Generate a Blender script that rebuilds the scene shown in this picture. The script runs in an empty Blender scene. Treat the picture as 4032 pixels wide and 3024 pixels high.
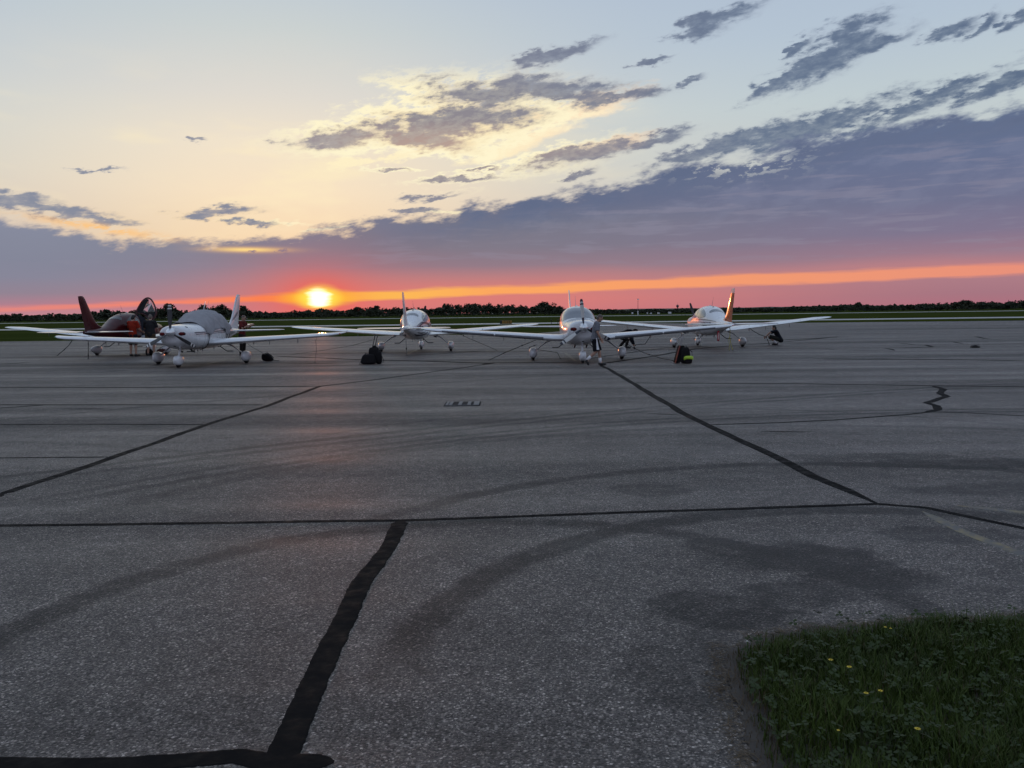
import bpy, bmesh, math, random
import numpy as np
from mathutils import Matrix, Vector, noise as mnoise
rad = math.radians
scene = bpy.context.scene
col = scene.collection

# ------------------------------------------------------------------ camera
CAM_H = 1.76
cam_data = bpy.data.cameras.new('camera')
cam_data.sensor_width = 36.0
cam_data.lens = 29.14
cam_data.clip_start = 0.1
cam_data.clip_end = 30000
cam = bpy.data.objects.new('camera', cam_data)
col.objects.link(cam)
cam.matrix_world = Matrix.Translation((0, 0, CAM_H)) @ Matrix.Rotation(rad(90 - 4.885), 4, 'X') @ Matrix.Rotation(rad(-0.71), 4, 'Z')
scene.camera = cam

# ------------------------------------------------------------------ view
scene.view_settings.view_transform = 'Standard'
scene.view_settings.look = 'None'
scene.view_settings.exposure = 0.0
scene.view_settings.gamma = 1.0
scene.view_settings.use_curve_mapping = False
scene.cycles.max_bounces = 6
scene.cycles.diffuse_bounces = 2
scene.cycles.glossy_bounces = 2
scene.cycles.transmission_bounces = 4
scene.cycles.transparent_max_bounces = 8
scene.cycles.use_denoising = True
scene.cycles.use_adaptive_sampling = True
scene.cycles.adaptive_threshold = 0.02
scene.cycles.adaptive_min_samples = 16

SUN_AZ, SUN_EL = -12.98, 1.19


def lin(r, g, b):
    def f(c):
        c /= 255.0
        return c / 12.92 if c <= 0.04045 else ((c + 0.055) / 1.055) ** 2.4
    return (f(r), f(g), f(b), 1.0)


# ------------------------------------------------------------------ node helper
class NT:
    def __init__(self, tree):
        self.t = tree

    def n(self, kind, **kw):
        nd = self.t.nodes.new(kind)
        for k, v in kw.items():
            setattr(nd, k, v)
        return nd

    def put(self, sock, v):
        if isinstance(v, bpy.types.NodeSocket):
            self.t.links.new(v, sock)
        else:
            sock.default_value = v

    def m(self, op, *a, clamp=False):
        nd = self.n('ShaderNodeMath', operation=op, use_clamp=clamp)
        for i, v in enumerate(a):
            self.put(nd.inputs[i], v)
        return nd.outputs[0]

    def add(self, a, b): return self.m('ADD', a, b)
    def sub(self, a, b): return self.m('SUBTRACT', a, b)
    def mul(self, a, b): return self.m('MULTIPLY', a, b)
    def div(self, a, b): return self.m('DIVIDE', a, b)
    def mx(self, a, b): return self.m('MAXIMUM', a, b)
    def mn(self, a, b): return self.m('MINIMUM', a, b)

    def sstep(self, x, lo, hi, a=0.0, b=1.0):
        nd = self.n('ShaderNodeMapRange', interpolation_type='SMOOTHSTEP')
        self.put(nd.inputs[0], x)
        self.put(nd.inputs[1], lo)
        self.put(nd.inputs[2], hi)
        self.put(nd.inputs[3], a)
        self.put(nd.inputs[4], b)
        return nd.outputs[0]

    def lmap(self, x, lo, hi, a=0.0, b=1.0):
        nd = self.n('ShaderNodeMapRange')
        self.put(nd.inputs[0], x)
        for i, v in enumerate((lo, hi, a, b)):
            self.put(nd.inputs[i + 1], v)
        return nd.outputs[0]

    def gauss(self, x, c, w):
        q = self.div(self.sub(x, c), w)
        return self.m('EXPONENT', self.mul(self.mul(q, q), -1.0))

    def mix(self, f, a, b, blend='MIX'):
        nd = self.n('ShaderNodeMix', data_type='RGBA', blend_type=blend)
        self.put(nd.inputs[0], f)
        self.put(nd.inputs[6], a)
        self.put(nd.inputs[7], b)
        return nd.outputs[2]

    def ramp(self, x, stops, interp='LINEAR'):
        nd = self.n('ShaderNodeValToRGB')
        cr = nd.color_ramp
        cr.interpolation = interp
        while len(cr.elements) < len(stops):
            cr.elements.new(0.5)
        for e, (p, c) in zip(cr.elements, stops):
            e.position = p
            e.color = c if not isinstance(c, (int, float)) else (c, c, c, 1)
        self.put(nd.inputs[0], x)
        return nd.outputs[0]

    def vec(self, x, y, z):
        nd = self.n('ShaderNodeCombineXYZ')
        for i, v in enumerate((x, y, z)):
            self.put(nd.inputs[i], v)
        return nd.outputs[0]

    def noise(self, v, scale=1.0, detail=4.0, rough=0.55, dist=0.0, dim='3D'):
        nd = self.n('ShaderNodeTexNoise', noise_dimensions=dim)
        self.put(nd.inputs['Vector'], v)
        nd.inputs['Scale'].default_value = scale
        nd.inputs['Detail'].default_value = detail
        nd.inputs['Roughness'].default_value = rough
        nd.inputs['Distortion'].default_value = dist
        return nd.outputs['Fac'], nd.outputs['Color']

    def scalev(self, v, s):
        nd = self.n('ShaderNodeVectorMath', operation='MULTIPLY')
        self.put(nd.inputs[0], v)
        self.put(nd.inputs[1], s)
        return nd.outputs[0]

    def curve(self, x, x0, x1, pts, y1):
        """value curve through (x, y) points; constant beyond its ends"""
        nd = self.n('ShaderNodeFloatCurve')
        c = nd.mapping.curves[0]
        P = [((px - x0) / (x1 - x0), py / y1) for px, py in pts]
        while len(c.points) < len(P):
            c.points.new(0.5, 0.5)
        for p, q in zip(c.points, P):
            p.location = q
        nd.mapping.update()
        self.put(nd.inputs['Value'], self.lmap(x, x0, x1))
        return self.mul(nd.outputs[0], y1)


# ------------------------------------------------------------------ world: the sunset sky
world = bpy.data.worlds.new('World')
scene.world = world
world.use_nodes = True
wt = world.node_tree
for nd in list(wt.nodes):
    wt.nodes.remove(nd)
W = NT(wt)
tc = W.n('ShaderNodeTexCoord')
sp = W.n('ShaderNodeSeparateXYZ')
wt.links.new(tc.outputs['Generated'], sp.inputs[0])
az = W.mul(W.m('ARCTAN2', sp.outputs[0], sp.outputs[1]), 57.29578)
el = W.mul(W.m('ARCSINE', sp.outputs[2]), 57.29578)
P = W.vec(az, el, 0.0)
e90 = W.div(el, 90.0)

def cr(pts):
    return [(d / 90.0, lin(*c)) for d, c in pts]

# clear air, away from the sun and towards it
away = W.ramp(e90, cr([(0, (184, 140, 150)), (5, (198, 188, 188)), (9, (203, 208, 206)), (13, (196, 209, 214)), (17, (184, 200, 216)),
                       (22, (176, 192, 214)), (40, (166, 183, 208)), (90, (152, 173, 204))]))
near = W.ramp(e90, cr([(0, (250, 190, 140)), (5, (249, 222, 184)), (8, (252, 231, 200)), (11, (246, 232, 209)), (14, (228, 223, 214)),
                       (18, (207, 214, 214)), (22, (190, 204, 218)), (40, (166, 183, 208)), (90, (152, 173, 204))]))
prox = W.gauss(az, SUN_AZ - 2.0, 18.5)
clear = W.mix(prox, away, near)
# a faint physical sky underneath
nis = W.n('ShaderNodeTexSky', sky_type='NISHITA')
nis.sun_disc = False
nis.sun_elevation = rad(SUN_EL)
nis.sun_rotation = rad(SUN_AZ)
nis.dust_density = 2.0
nisc = W.scalev(nis.outputs[0], (0.05, 0.05, 0.05))
clear = W.mix(0.06, clear, nisc)
# warm thin veils left of the middle
wn, _ = W.noise(W.vec(W.add(W.mul(az, 0.10), 33.0), W.mul(el, 0.34), 0.0), 1.0, 3.0, 0.6, dim='2D')
veil = W.mul(W.mul(W.sstep(wn, 0.48, 0.72), prox), W.mul(W.gauss(el, 9.5, 4.0), 0.55))
clear = W.mix(veil, clear, lin(255, 238, 196))

# shared noises
n1, n1c = W.noise(W.vec(W.add(W.mul(az, 0.30), 50.0), W.mul(W.sub(el, W.mul(az, 0.12)), 0.85), 0.0), 1.0, 4.0, 0.62, dim='2D')
n2, n2c = W.noise(W.vec(W.add(W.mul(az, 0.9), 150.0), W.mul(W.sub(el, W.mul(az, 0.12)), 2.4), 0.0), 1.0, 5.0, 0.62, dim='2D')
sn, _ = W.noise(W.vec(W.add(W.mul(az, 0.16), 90.0), W.mul(el, 1.7), 0.0), 1.0, 3.0, 0.6, dim='2D')
n3, _ = W.noise(W.vec(W.add(W.mul(az, 0.055), 70.0), W.mul(el, 0.22), 0.0), 1.0, 2.0, 0.5, dim='2D')
bump = W.add(W.mul(W.sub(n1, 0.5), 1.0), W.mul(W.sub(n2, 0.5), 0.55))

# separate small clouds above the bank: warped ellipses (azimuth, elevation, half sizes, tilt)
BL = [(-11.4, 11.5, 3.2, 0.62, 8), (-4.6, 12.45, 4.6, 1.05, 4), (-2.4, 12.9, 4.4, 0.8, 3), (-5.6, 11.5, 2.8, 0.6, -6), (2.0, 14.75, 6.2, 0.75, -2), (-1.4, 14.3, 3.6, 0.6, 2),
      (6.9, 14.0, 3.8, 0.45, 5), (3.07, 16.7, 3.0, 0.40, 12), (5.2, 10.6, 4.4, 0.55, 9), (9.6, 11.2, 2.8, 0.38, 12), (12.4, 17.55, 2.0, 0.55, 8),
      (13.9, 18.3, 2.6, 0.5, 12), (20.8, 15.6, 3.4, 1.15, 22), (17.6, 14.3, 2.4, 0.45, 26), (23.2, 15.8, 2.3, 0.42, 14), (18.6, 16.0, 1.2, 0.3, 30), (27.4, 16.0, 1.5, 0.42, 14),
      (28.9, 16.0, 1.1, 0.36, 30), (30.6, 16.1, 0.9, 0.45, 20), (4.8, 9.24, 1.15, 0.25, 18), (-29.4, 6.55, 4.4, 0.42, -6), (-26.4, 5.95, 2.6, 0.3, -3),
      (-31.0, 7.0, 2.6, 0.3, 0), (-19.27, 6.68, 2.7, 0.36, 5), (-20.15, 11.13, 0.6, 0.13, 0), (-16.95, 6.0, 1.5, 0.22, 0), (-5.3, 7.9, 2.0, 0.2, 5),
      (-3.4, 9.0, 2.6, 0.16, 5), (-8.0, 9.67, 1.3, 0.13, 0), (-6.3, 6.95, 1.5, 0.24, 3), (-2.2, 9.6, 1.6, 0.12, 6), (25.5, 12.1, 5.6, 0.5, 17), (30.0, 12.7, 3.0, 0.4, 14),
      (14.0, 10.7, 5.0, 0.55, 13), (19.4, 11.3, 5.4, 0.8, 14), (9.5, 16.0, 1.4, 0.18, 10), (-26.0, 9.0, 1.4, 0.12, 5), (12.0, 14.6, 1.0, 0.2, 14),
      (44.0, 14.0, 8.0, 1.6, 8), (-48.0, 10.0, 9.0, 1.3, -4), (-60.0, 17.0, 8.0, 1.8, 4), (62.0, 20.0, 10.0, 2.2, 6)]
warp = W.n('ShaderNodeVectorMath', operation='MULTIPLY_ADD')
wt.links.new(n1c, warp.inputs[0])
warp.inputs[1].default_value = (2.0, 1.1, 0)
pw = W.n('ShaderNodeVectorMath', operation='ADD')
wt.links.new(P, pw.inputs[0])
pw.inputs[1].default_value = (-1.0, -0.55, 0)
wt.links.new(pw.outputs[0], warp.inputs[2])
warp2 = W.n('ShaderNodeVectorMath', operation='MULTIPLY_ADD')
wt.links.new(n2c, warp2.inputs[0])
warp2.inputs[1].default_value = (1.4, 0.55, 0)
pw2 = W.n('ShaderNodeVectorMath', operation='ADD')
wt.links.new(warp.outputs[0], pw2.inputs[0])
pw2.inputs[1].default_value = (-0.7, -0.275, 0)
wt.links.new(pw2.outputs[0], warp2.inputs[2])
dist = None
for (a0, e0, ra, re_, rot) in BL:
    mp = W.n('ShaderNodeMapping', vector_type='TEXTURE')
    wt.links.new(warp2.outputs[0], mp.inputs['Vector'])
    mp.inputs['Location'].default_value = (a0, e0, 0)
    mp.inputs['Rotation'].default_value = (0, 0, rad(rot))
    mp.inputs['Scale'].default_value = (ra, re_, 1)
    ln = W.n('ShaderNodeVectorMath', operation='LENGTH')
    wt.links.new(mp.outputs[0], ln.inputs[0])
    dist = ln.outputs['Value'] if dist is None else W.m('SMOOTH_MIN', dist, ln.outputs['Value'], 0.25)
def ellipse(a0, e0, ra, re_, rot):
    mp = W.n('ShaderNodeMapping', vector_type='TEXTURE')
    wt.links.new(warp2.outputs[0], mp.inputs['Vector'])
    mp.inputs['Location'].default_value = (a0, e0, 0)
    mp.inputs['Rotation'].default_value = (0, 0, rad(rot))
    mp.inputs['Scale'].default_value = (ra, re_, 1)
    ln = W.n('ShaderNodeVectorMath', operation='LENGTH')
    wt.links.new(mp.outputs[0], ln.inputs[0])
    return ln.outputs['Value']


vd = None
for q in [(-3.0, 12.1, 7.6, 1.5, 7), (4.0, 13.2, 6.4, 0.95, 13), (-8.0, 10.45, 4.6, 0.30, 10), (6.4, 11.0, 4.0, 0.6, 8), (0.5, 11.2, 5.0, 0.5, 16), (-6.0, 13.3, 4.0, 0.6, 3), (-16.0, 6.1, 3.0, 0.16, 0), (-12.5, 5.75, 2.2, 0.12, 2), (-4.2, 6.9, 2.0, 0.16, 4)]:
    e_ = ellipse(*q)
    vd = e_ if vd is None else W.mn(vd, e_)
bright = W.mul(W.sstep(W.add(vd, W.mul(bump, -1.2)), 1.1, 0.45), 0.96)
dens = W.sub(1.36, W.add(dist, W.mul(bump, -1.55)))
cmask = W.mul(W.sstep(dens, -0.16, 0.78), W.lmap(n2, 0.30, 0.62, 0.78, 1.0))
core = W.sstep(W.add(dens, W.mul(W.sub(n2, 0.5), 0.9)), 0.05, 0.85)
clear = W.mix(bright, clear, W.mix(W.sstep(az, -4.0, 9.0), lin(255, 240, 200), lin(254, 226, 192)))
# lit rims near the sun, slate cores
sunprox = W.mul(W.gauss(az, -4.5, 9.5), W.gauss(el, 12.2, 3.0))
lowprox = W.mul(W.gauss(az, -19.0, 12.0), W.gauss(el, 6.2, 1.1))
lit = W.mn(W.add(sunprox, W.mul(lowprox, 0.7)), 1.0)
ccore = W.mix(W.mul(sunprox, W.lmap(n2, 0.35, 0.65, 0.6, 1.0)), W.ramp(W.lmap(az, -32, 32), [(0, lin(128, 136, 156)), (0.5, lin(120, 126, 146)), (0.75, lin(96, 112, 138)), (1, lin(84, 102, 130))]), W.mix(W.sstep(el, 11.0, 13.2), lin(184, 154, 142), lin(132, 126, 138)))
crim = W.mix(lit, W.mix(0.45, clear, lin(150, 158, 178)), lin(255, 224, 170))
rim = W.mul(W.mul(W.sstep(dens, -0.75, -0.08), W.sstep(sunprox, 0.05, 0.55)), W.sstep(n2, 0.30, 0.50))
clear = W.mix(W.mn(W.mul(rim, 1.15), 1.0), clear, lin(255, 245, 208))
ccol = W.mix(core, crim, ccore)
sky = W.mix(W.mul(cmask, 0.94), clear, ccol)
# the big dark bank
edge = W.curve(az, -60, 60, [(-60, 6.2), (-45, 6.0), (-31.2, 5.75), (-26, 5.1), (-21.6, 4.9), (-15.4, 5.4), (-8.7, 6.35), (-5.3, 6.85), (-1, 7.5), (3.3, 8.1),
                             (8.5, 8.9), (12.6, 9.6), (15.1, 9.9), (18.2, 10.4), (21.2, 11.0), (24.1, 11.3), (27.6, 11.5), (31.2, 11.6), (45, 12.2), (60, 12.4)], 20.0)
ragged = W.add(W.mul(W.sub(n1, 0.5), 2.4), W.mul(W.sub(n2, 0.5), 0.9))
below = W.sub(W.add(edge, ragged), el)
bmask = W.sstep(below, -0.22, 0.62)
# gaps where the light comes through the upper right of the bank
gap = W.mul(W.mul(W.gauss(az, 15.0, 3.4), W.gauss(el, 9.6, 0.9)), W.sstep(n2, 0.52, 0.62))
gap2 = W.mul(W.mul(W.gauss(az, 20.5, 6.0), W.gauss(W.sub(el, W.mul(az, 0.1)), 8.6, 0.35)), W.sstep(n2, 0.54, 0.66))
bmask = W.mul(bmask, W.sub(1.0, W.mn(W.add(gap, W.mul(gap2, 0.3)), 0.85)))
gl = W.mul(W.mul(W.gauss(az, -17.4, 2.3), W.gauss(el, 4.33, 0.17)), W.sstep(n2, 0.30, 0.44))
gl2 = W.mul(W.mul(W.gauss(az, -26.0, 3.6), W.gauss(W.add(el, W.mul(W.add(az, 26.0), 0.14)), 5.5, 0.26)), W.sstep(n2, 0.36, 0.54))

def er(pts):
    return [(d / 14.0, lin(*c)) for d, c in pts]
e14 = W.div(W.add(el, W.mul(W.sub(n3, 0.5), 0.7)), 14.0)
bl_ = W.ramp(e14, er([(0, (196, 136, 146)), (0.7, (178, 128, 142)), (1.5, (146, 132, 147)), (2.5, (135, 135, 153)), (3.6, (132, 135, 153)), (5.2, (134, 138, 156)), (8, (150, 152, 168))]))
bc_ = W.ramp(e14, er([(0, (206, 122, 124)), (1.0, (218, 126, 120)), (1.8, (208, 128, 124)), (2.4, (186, 128, 130)), (3.2, (146, 124, 136)), (4.5, (128, 122, 136)), (6.0, (121, 121, 137)), (7.6, (106, 112, 136)), (9, (108, 116, 140))]))
br_ = W.ramp(e14, er([(0, (172, 112, 126)), (0.8, (166, 118, 130)), (1.7, (172, 124, 134)), (2.7, (184, 128, 134)), (3.4, (154, 122, 138)), (4.6, (128, 118, 142)), (6.5, (112, 115, 142)), (9.0, (104, 114, 144)), (12, (100, 116, 146))]))
t = W.lmap(az, -31, 31)
bcol = W.mix(W.sstep(t, 0.0, 0.42), bl_, bc_)
bcol = W.mix(W.sstep(t, 0.45, 1.0), bcol, br_)
bcol = W.mix(W.mul(W.sstep(n1, 0.42, 0.66), W.mul(W.sstep(el, 4.0, 7.0), 0.22)), bcol, lin(136, 140, 164))
# behind the viewer the low sky is plain dusk haze
behind = W.sstep(W.m('ABSOLUTE', az), 50.0, 110.0)
east = W.ramp(e90, cr([(0, (150, 142, 164)), (4, (160, 152, 176)), (10, (172, 176, 200)), (25, (174, 190, 212)), (90, (152, 173, 204))]))
bmask = W.mul(bmask, W.sub(1.0, behind))
sky = W.mix(behind, sky, east)
belt = W.mul(W.mul(W.sstep(below, 0.1, 0.7), W.sstep(below, 2.6, 1.1)), W.mul(W.sstep(az, -14.0, 2.0), W.lmap(n1, 0.35, 0.65, 0.25, 0.85)))
bcol = W.mix(belt, bcol, lin(94, 106, 134))
lay = W.mul(W.mul(W.sstep(sn, 0.50, 0.66), W.sstep(el, 2.6, 4.2)), W.mul(W.sstep(below, 0.8, 2.4), 0.30))
bcol = W.mix(lay, bcol, lin(146, 142, 160))
sky = W.mix(bmask, sky, bcol)
glc = W.mix(gl, lin(255, 196, 120), lin(255, 222, 140))
sky = W.mix(W.mn(W.add(gl, W.mul(gl2, 0.8)), 1.0), sky, glc)

# bright streak between bank and horizon haze
s_up = W.curve(az, -60, 60, [(-60, 0.5), (-31.5, 0.82), (-26.2, 0.98), (-17.1, 1.42), (-10.5, 1.66), (-1.9, 1.84), (13.5, 2.36), (22.9, 2.5), (31.6, 2.56), (60, 2.6)], 5.0)
s_lo = W.curve(az, -60, 60, [(-60, 0.1), (-31.5, 0.39), (-26.2, 0.62), (-17.1, 0.86), (-10.5, 0.9), (-1.9, 1.24), (13.5, 1.58), (22.9, 1.72), (31.6, 1.86), (60, 1.9)], 5.0)
els = W.add(el, W.mul(W.sub(sn, 0.5), 0.45))
streak = W.mul(W.sstep(W.sub(els, s_lo), -0.10, 0.16), W.sstep(W.sub(s_up, els), -0.10, 0.22))
streak = W.mul(streak, W.sub(1.0, W.sstep(W.m('ABSOLUTE', az), 44.0, 75.0)))
sda = W.m('ABSOLUTE', W.sub(az, SUN_AZ))
scol = W.mix(W.sstep(W.sub(az, SUN_AZ), -1.0, 1.0), W.ramp(W.div(sda, 45.0), [(0, lin(255, 190, 70)), (0.08, lin(255, 140, 80)), (0.2, lin(244, 134, 108)), (0.42, lin(228, 136, 128))]),
             W.ramp(W.div(sda, 45.0), [(0, lin(255, 214, 80)), (0.12, lin(255, 196, 84)), (0.25, lin(255, 172, 92)), (0.5, lin(250, 160, 106)), (1.0, lin(236, 146, 122))]))
sky = W.mix(W.mul(streak, 0.92), sky, scol)

# red-orange glow and the white-hot low sun
ex = W.mul(W.sub(az, SUN_AZ), 0.62)
ey = W.sub(el, SUN_EL)
gd = W.m('SQRT', W.add(W.mul(ex, ex), W.mul(ey, ey)))
g1 = W.m('EXPONENT', W.mul(gd, -0.80))
sky = W.mix(W.mn(W.mul(g1, 1.15), 0.9), sky, lin(255, 92, 58))
wide = W.m('EXPONENT', W.mul(gd, -0.26))
sky = W.mix(W.mul(W.mul(wide, 0.13), W.sstep(el, 5.5, 1.0)), sky, lin(255, 90, 78))
# yellow flare-up along the gap in the cloud
exh = W.mul(W.sub(az, SUN_AZ), 0.30)
eyh = W.mul(W.sub(ey, W.add(-0.02, W.mul(W.sub(sn, 0.5), 0.5))), 1.15)
dh = W.m('SQRT', W.add(W.mul(exh, exh), W.mul(eyh, eyh)))
sky = W.mix(W.mul(W.sstep(dh, 0.95, 0.2), 0.9), sky, lin(255, 196, 52))
ex2 = W.mul(W.sub(az, SUN_AZ), 0.58)
ey2 = W.sub(ey, W.mul(W.sub(sn, 0.5), 0.30))
d2 = W.m('SQRT', W.add(W.mul(ex2, ex2), W.mul(ey2, ey2)))
g2 = W.sstep(d2, 1.10, 0.25)
sky = W.mix(g2, sky, (1.05, 0.82, 0.10, 1))
exs = W.mul(W.sub(az, SUN_AZ), 0.80)
d3 = W.m('SQRT', W.add(W.mul(exs, exs), W.mul(ey, ey)))
g3 = W.sstep(W.add(d3, W.mul(W.sub(sn, 0.5), 0.9)), 0.78, 0.20)
sky = W.mix(g3, sky, (2.1, 1.8, 1.25, 1))
# below the horizon: dull ground tone
sky = W.mix(W.sstep(el, -0.2, -1.5), sky, lin(60, 58, 58))
bg = W.n('ShaderNodeBackground')
wt.links.new(sky, bg.inputs[0])
bg.inputs[1].default_value = 1.0
world.cycles.sampling_method = 'NONE'
wo = W.n('ShaderNodeOutputWorld')
wt.links.new(bg.outputs[0], wo.inputs[0])

# ------------------------------------------------------------------ sun lamp
sl = bpy.data.lights.new('sun', 'SUN')
sl.energy = 0.08
sl.angle = rad(0.55)
sl.color = (1.0, 0.27, 0.09)
sun = bpy.data.objects.new('sun', sl)
col.objects.link(sun)
sd = Vector((math.sin(rad(SUN_AZ)) * math.cos(rad(SUN_EL)), math.cos(rad(SUN_AZ)) * math.cos(rad(SUN_EL)), math.sin(rad(SUN_EL))))
sun.rotation_euler = sd.to_track_quat('Z', 'Y').to_euler()
sun.location = (-20, 80, 30)

# ------------------------------------------------------------------ materials
MAT = {}


def mat(name, color=(0.5, 0.5, 0.5), rough=0.5, metal=0.0, coat=0.0, spec=0.5, vary=0.0, scale=6.0, trans=0.0, bump=0.0):
    """painted / plastic / cloth surface with slight procedural unevenness"""
    if name in MAT:
        return MAT[name]
    m = bpy.data.materials.new(name)
    m.use_nodes = True
    k = NT(m.node_tree)
    b = m.node_tree.nodes['Principled BSDF']
    c = (color[0], color[1], color[2], 1)
    if vary > 0:
        tcn = k.n('ShaderNodeTexCoord')
        f, _ = k.noise(tcn.outputs['Object'], scale, 5.0, 0.6)
        f2 = k.lmap(f, 0.3, 0.7, 1 - vary, 1 + vary)
        k.put(b.inputs['Base Color'], k.mix(1.0, c, k.vec(f2, f2, f2), 'MULTIPLY'))
        k.put(b.inputs['Roughness'], k.lmap(f, 0.3, 0.7, max(0.02, rough * (1 - vary)), min(1, rough * (1 + vary))))
        if bump > 0:
            bp = k.n('ShaderNodeBump')
            bp.inputs['Strength'].default_value = bump
            bp.inputs['Distance'].default_value = 0.01
            k.put(bp.inputs['Height'], f)
            k.put(b.inputs['Normal'], bp.outputs[0])
    else:
        b.inputs['Base Color'].default_value = c
        b.inputs['Roughness'].default_value = rough
    b.inputs['Metallic'].default_value = metal
    b.inputs['Coat Weight'].default_value = coat
    b.inputs['Coat Roughness'].default_value = 0.06
    b.inputs['Specular IOR Level'].default_value = spec
    b.inputs['Transmission Weight'].default_value = trans
    MAT[name] = m
    return m


mat('white_paint', (0.66, 0.67, 0.69), 0.28, coat=0.8, vary=0.06, scale=2.0)
mat('red_paint', (0.045, 0.004, 0.006), 0.32, coat=0.10, spec=0.2, vary=0.08, scale=2.0)
mat('rudder_brown', (0.075, 0.016, 0.011), 0.4, vary=0.1)
mat('bronze_glint', (0.48, 0.085, 0.02), 0.22, coat=1.0, vary=0.08, scale=3.0)  # bronze fin; its orange brightness is sun reflection put into the colour
mat('grey_tip', (0.5, 0.5, 0.5), 0.35, coat=0.4, vary=0.05)
mat('navy_vinyl', (0.012, 0.014, 0.03), 0.3, vary=0.1)
mat('grey_vinyl', (0.16, 0.165, 0.18), 0.35, vary=0.1)
mat('black_vinyl', (0.01, 0.01, 0.012), 0.35, vary=0.1)
mat('silver_vinyl', (0.35, 0.34, 0.34), 0.35, vary=0.1)
mat('red_vinyl', (0.45, 0.04, 0.03), 0.4, vary=0.1)
mat('dark_glass', (0.02, 0.018, 0.02), 0.06, spec=0.5, coat=0.2, vary=0.12, scale=3.0)
mat('window_glass', (0.11, 0.12, 0.14), 0.06, spec=0.9, coat=0.6, vary=0.12, scale=3.0)  # opaque; grey-blue base stands in for sky light seen through the cabin
mat('chrome_white', (0.72, 0.73, 0.75), 0.12, metal=0.55, coat=0.6, vary=0.03)
mat('dark_blade', (0.045, 0.046, 0.05), 0.4, vary=0.15)
mat('pale_blade', (0.52, 0.52, 0.5), 0.35, vary=0.08)
mat('white_band', (0.7, 0.7, 0.68), 0.4, vary=0.08)
mat('tyre_rubber', (0.014, 0.014, 0.014), 0.75, vary=0.2, scale=30)
mat('bare_steel', (0.3, 0.3, 0.31), 0.35, metal=0.8, vary=0.1)
mat('dark_metal', (0.03, 0.03, 0.032), 0.45, metal=0.4, vary=0.15)
mat('plug_red', (0.10, 0.012, 0.014), 0.8, spec=0.12, vary=0.2, scale=14)
mat('cover_cloth', (0.29, 0.285, 0.30), 0.85, spec=0.12, vary=0.12, scale=5.0, bump=0.2)
mat('strap_black', (0.015, 0.015, 0.016), 0.8, spec=0.12, vary=0.2, scale=30)
mat('rope_grey', (0.10, 0.095, 0.09), 0.85, vary=0.2, scale=40)
mat('rope_yellow', (0.38, 0.34, 0.06), 0.8, vary=0.2, scale=30)
mat('ribbon_red', (0.42, 0.012, 0.03), 0.7, vary=0.15, scale=20)
mat('lens_red', (0.5, 0.02, 0.02), 0.15, vary=0.05)
mat('lens_green', (0.02, 0.35, 0.1), 0.15, vary=0.05)
mat('lens_white', (0.7, 0.7, 0.7), 0.1, vary=0.05)
mat('bag_black', (0.011, 0.010, 0.011), 0.8, spec=0.12, vary=0.3, scale=12, bump=0.3)
mat('bag_maroon', (0.05, 0.018, 0.018), 0.8, spec=0.12, vary=0.3, scale=12, bump=0.3)
mat('bag_red', (0.13, 0.012, 0.012), 0.5, vary=0.2, scale=12)
mat('hi_vis_lime', (0.42, 0.62, 0.05), 0.6, vary=0.1, scale=12)
mat('skin', (0.36, 0.21, 0.15), 0.55, vary=0.1, scale=10)
mat('hair_grey', (0.11, 0.09, 0.075), 0.8, vary=0.3, scale=40, bump=0.4)
mat('hair_dark', (0.012, 0.010, 0.009), 0.7, vary=0.3, scale=40, bump=0.4)
mat('tee_grey', (0.15, 0.155, 0.175), 0.9, spec=0.12, vary=0.14, scale=7, bump=0.5)
mat('tee_orange', (0.24, 0.022, 0.011), 0.9, spec=0.12, vary=0.12, scale=7, bump=0.5)
mat('tee_charcoal', (0.022, 0.022, 0.024), 0.9, spec=0.12, vary=0.2, scale=7, bump=0.5)
mat('tee_navy', (0.012, 0.014, 0.02), 0.9, spec=0.12, vary=0.2, scale=7, bump=0.5)
mat('tee_maroon', (0.10, 0.016, 0.016), 0.9, spec=0.12, vary=0.2, scale=7, bump=0.5)
mat('shorts_black', (0.010, 0.010, 0.014), 0.85, spec=0.12, vary=0.2, scale=7, bump=0.4)
mat('shorts_khaki', (0.075, 0.052, 0.032), 0.9, spec=0.12, vary=0.2, scale=7, bump=0.4)
mat('trousers_dark', (0.02, 0.017, 0.016), 0.9, spec=0.12, vary=0.2, scale=7, bump=0.4)
mat('shorts_olive', (0.028, 0.03, 0.026), 0.9, spec=0.12, vary=0.2, scale=7, bump=0.4)
mat('sock_white', (0.72, 0.72, 0.74), 0.9, vary=0.06)
mat('shoe_dark', (0.02, 0.018, 0.018), 0.6, vary=0.2)
mat('tar_seal', (0.0075, 0.007, 0.007), 0.8, spec=0.045, vary=0.35, scale=9.0, bump=0.6)
mat('concrete_pale', (0.40, 0.39, 0.36), 0.8, vary=0.15, scale=0.6)
mat('grey_vinyl_dull', (0.035, 0.034, 0.034), 0.85, spec=0.05, vary=0.2, scale=6)
mat('bar_grey', (0.17, 0.165, 0.16), 0.8, vary=0.2, scale=6)
mat('sign_black', (0.012, 0.012, 0.012), 0.5, vary=0.1)
mat('sign_yellow', (0.30, 0.16, 0.015), 0.6, vary=0.1)
mat('equip_white', (0.62, 0.63, 0.66), 0.6, vary=0.08, scale=2)
mat('equip_orange', (0.5, 0.12, 0.03), 0.6, vary=0.08, scale=2)
mat('tower_red', (0.12, 0.06, 0.07), 0.6, vary=0.1, scale=0.3)
mat('bark', (0.045, 0.035, 0.028), 0.9, vary=0.25, scale=4)
mat('petal_yellow', (0.55, 0.40, 0.02), 0.6, vary=0.1, scale=50)
mat('petal_white', (0.7, 0.7, 0.66), 0.6, vary=0.1, scale=50)
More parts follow.
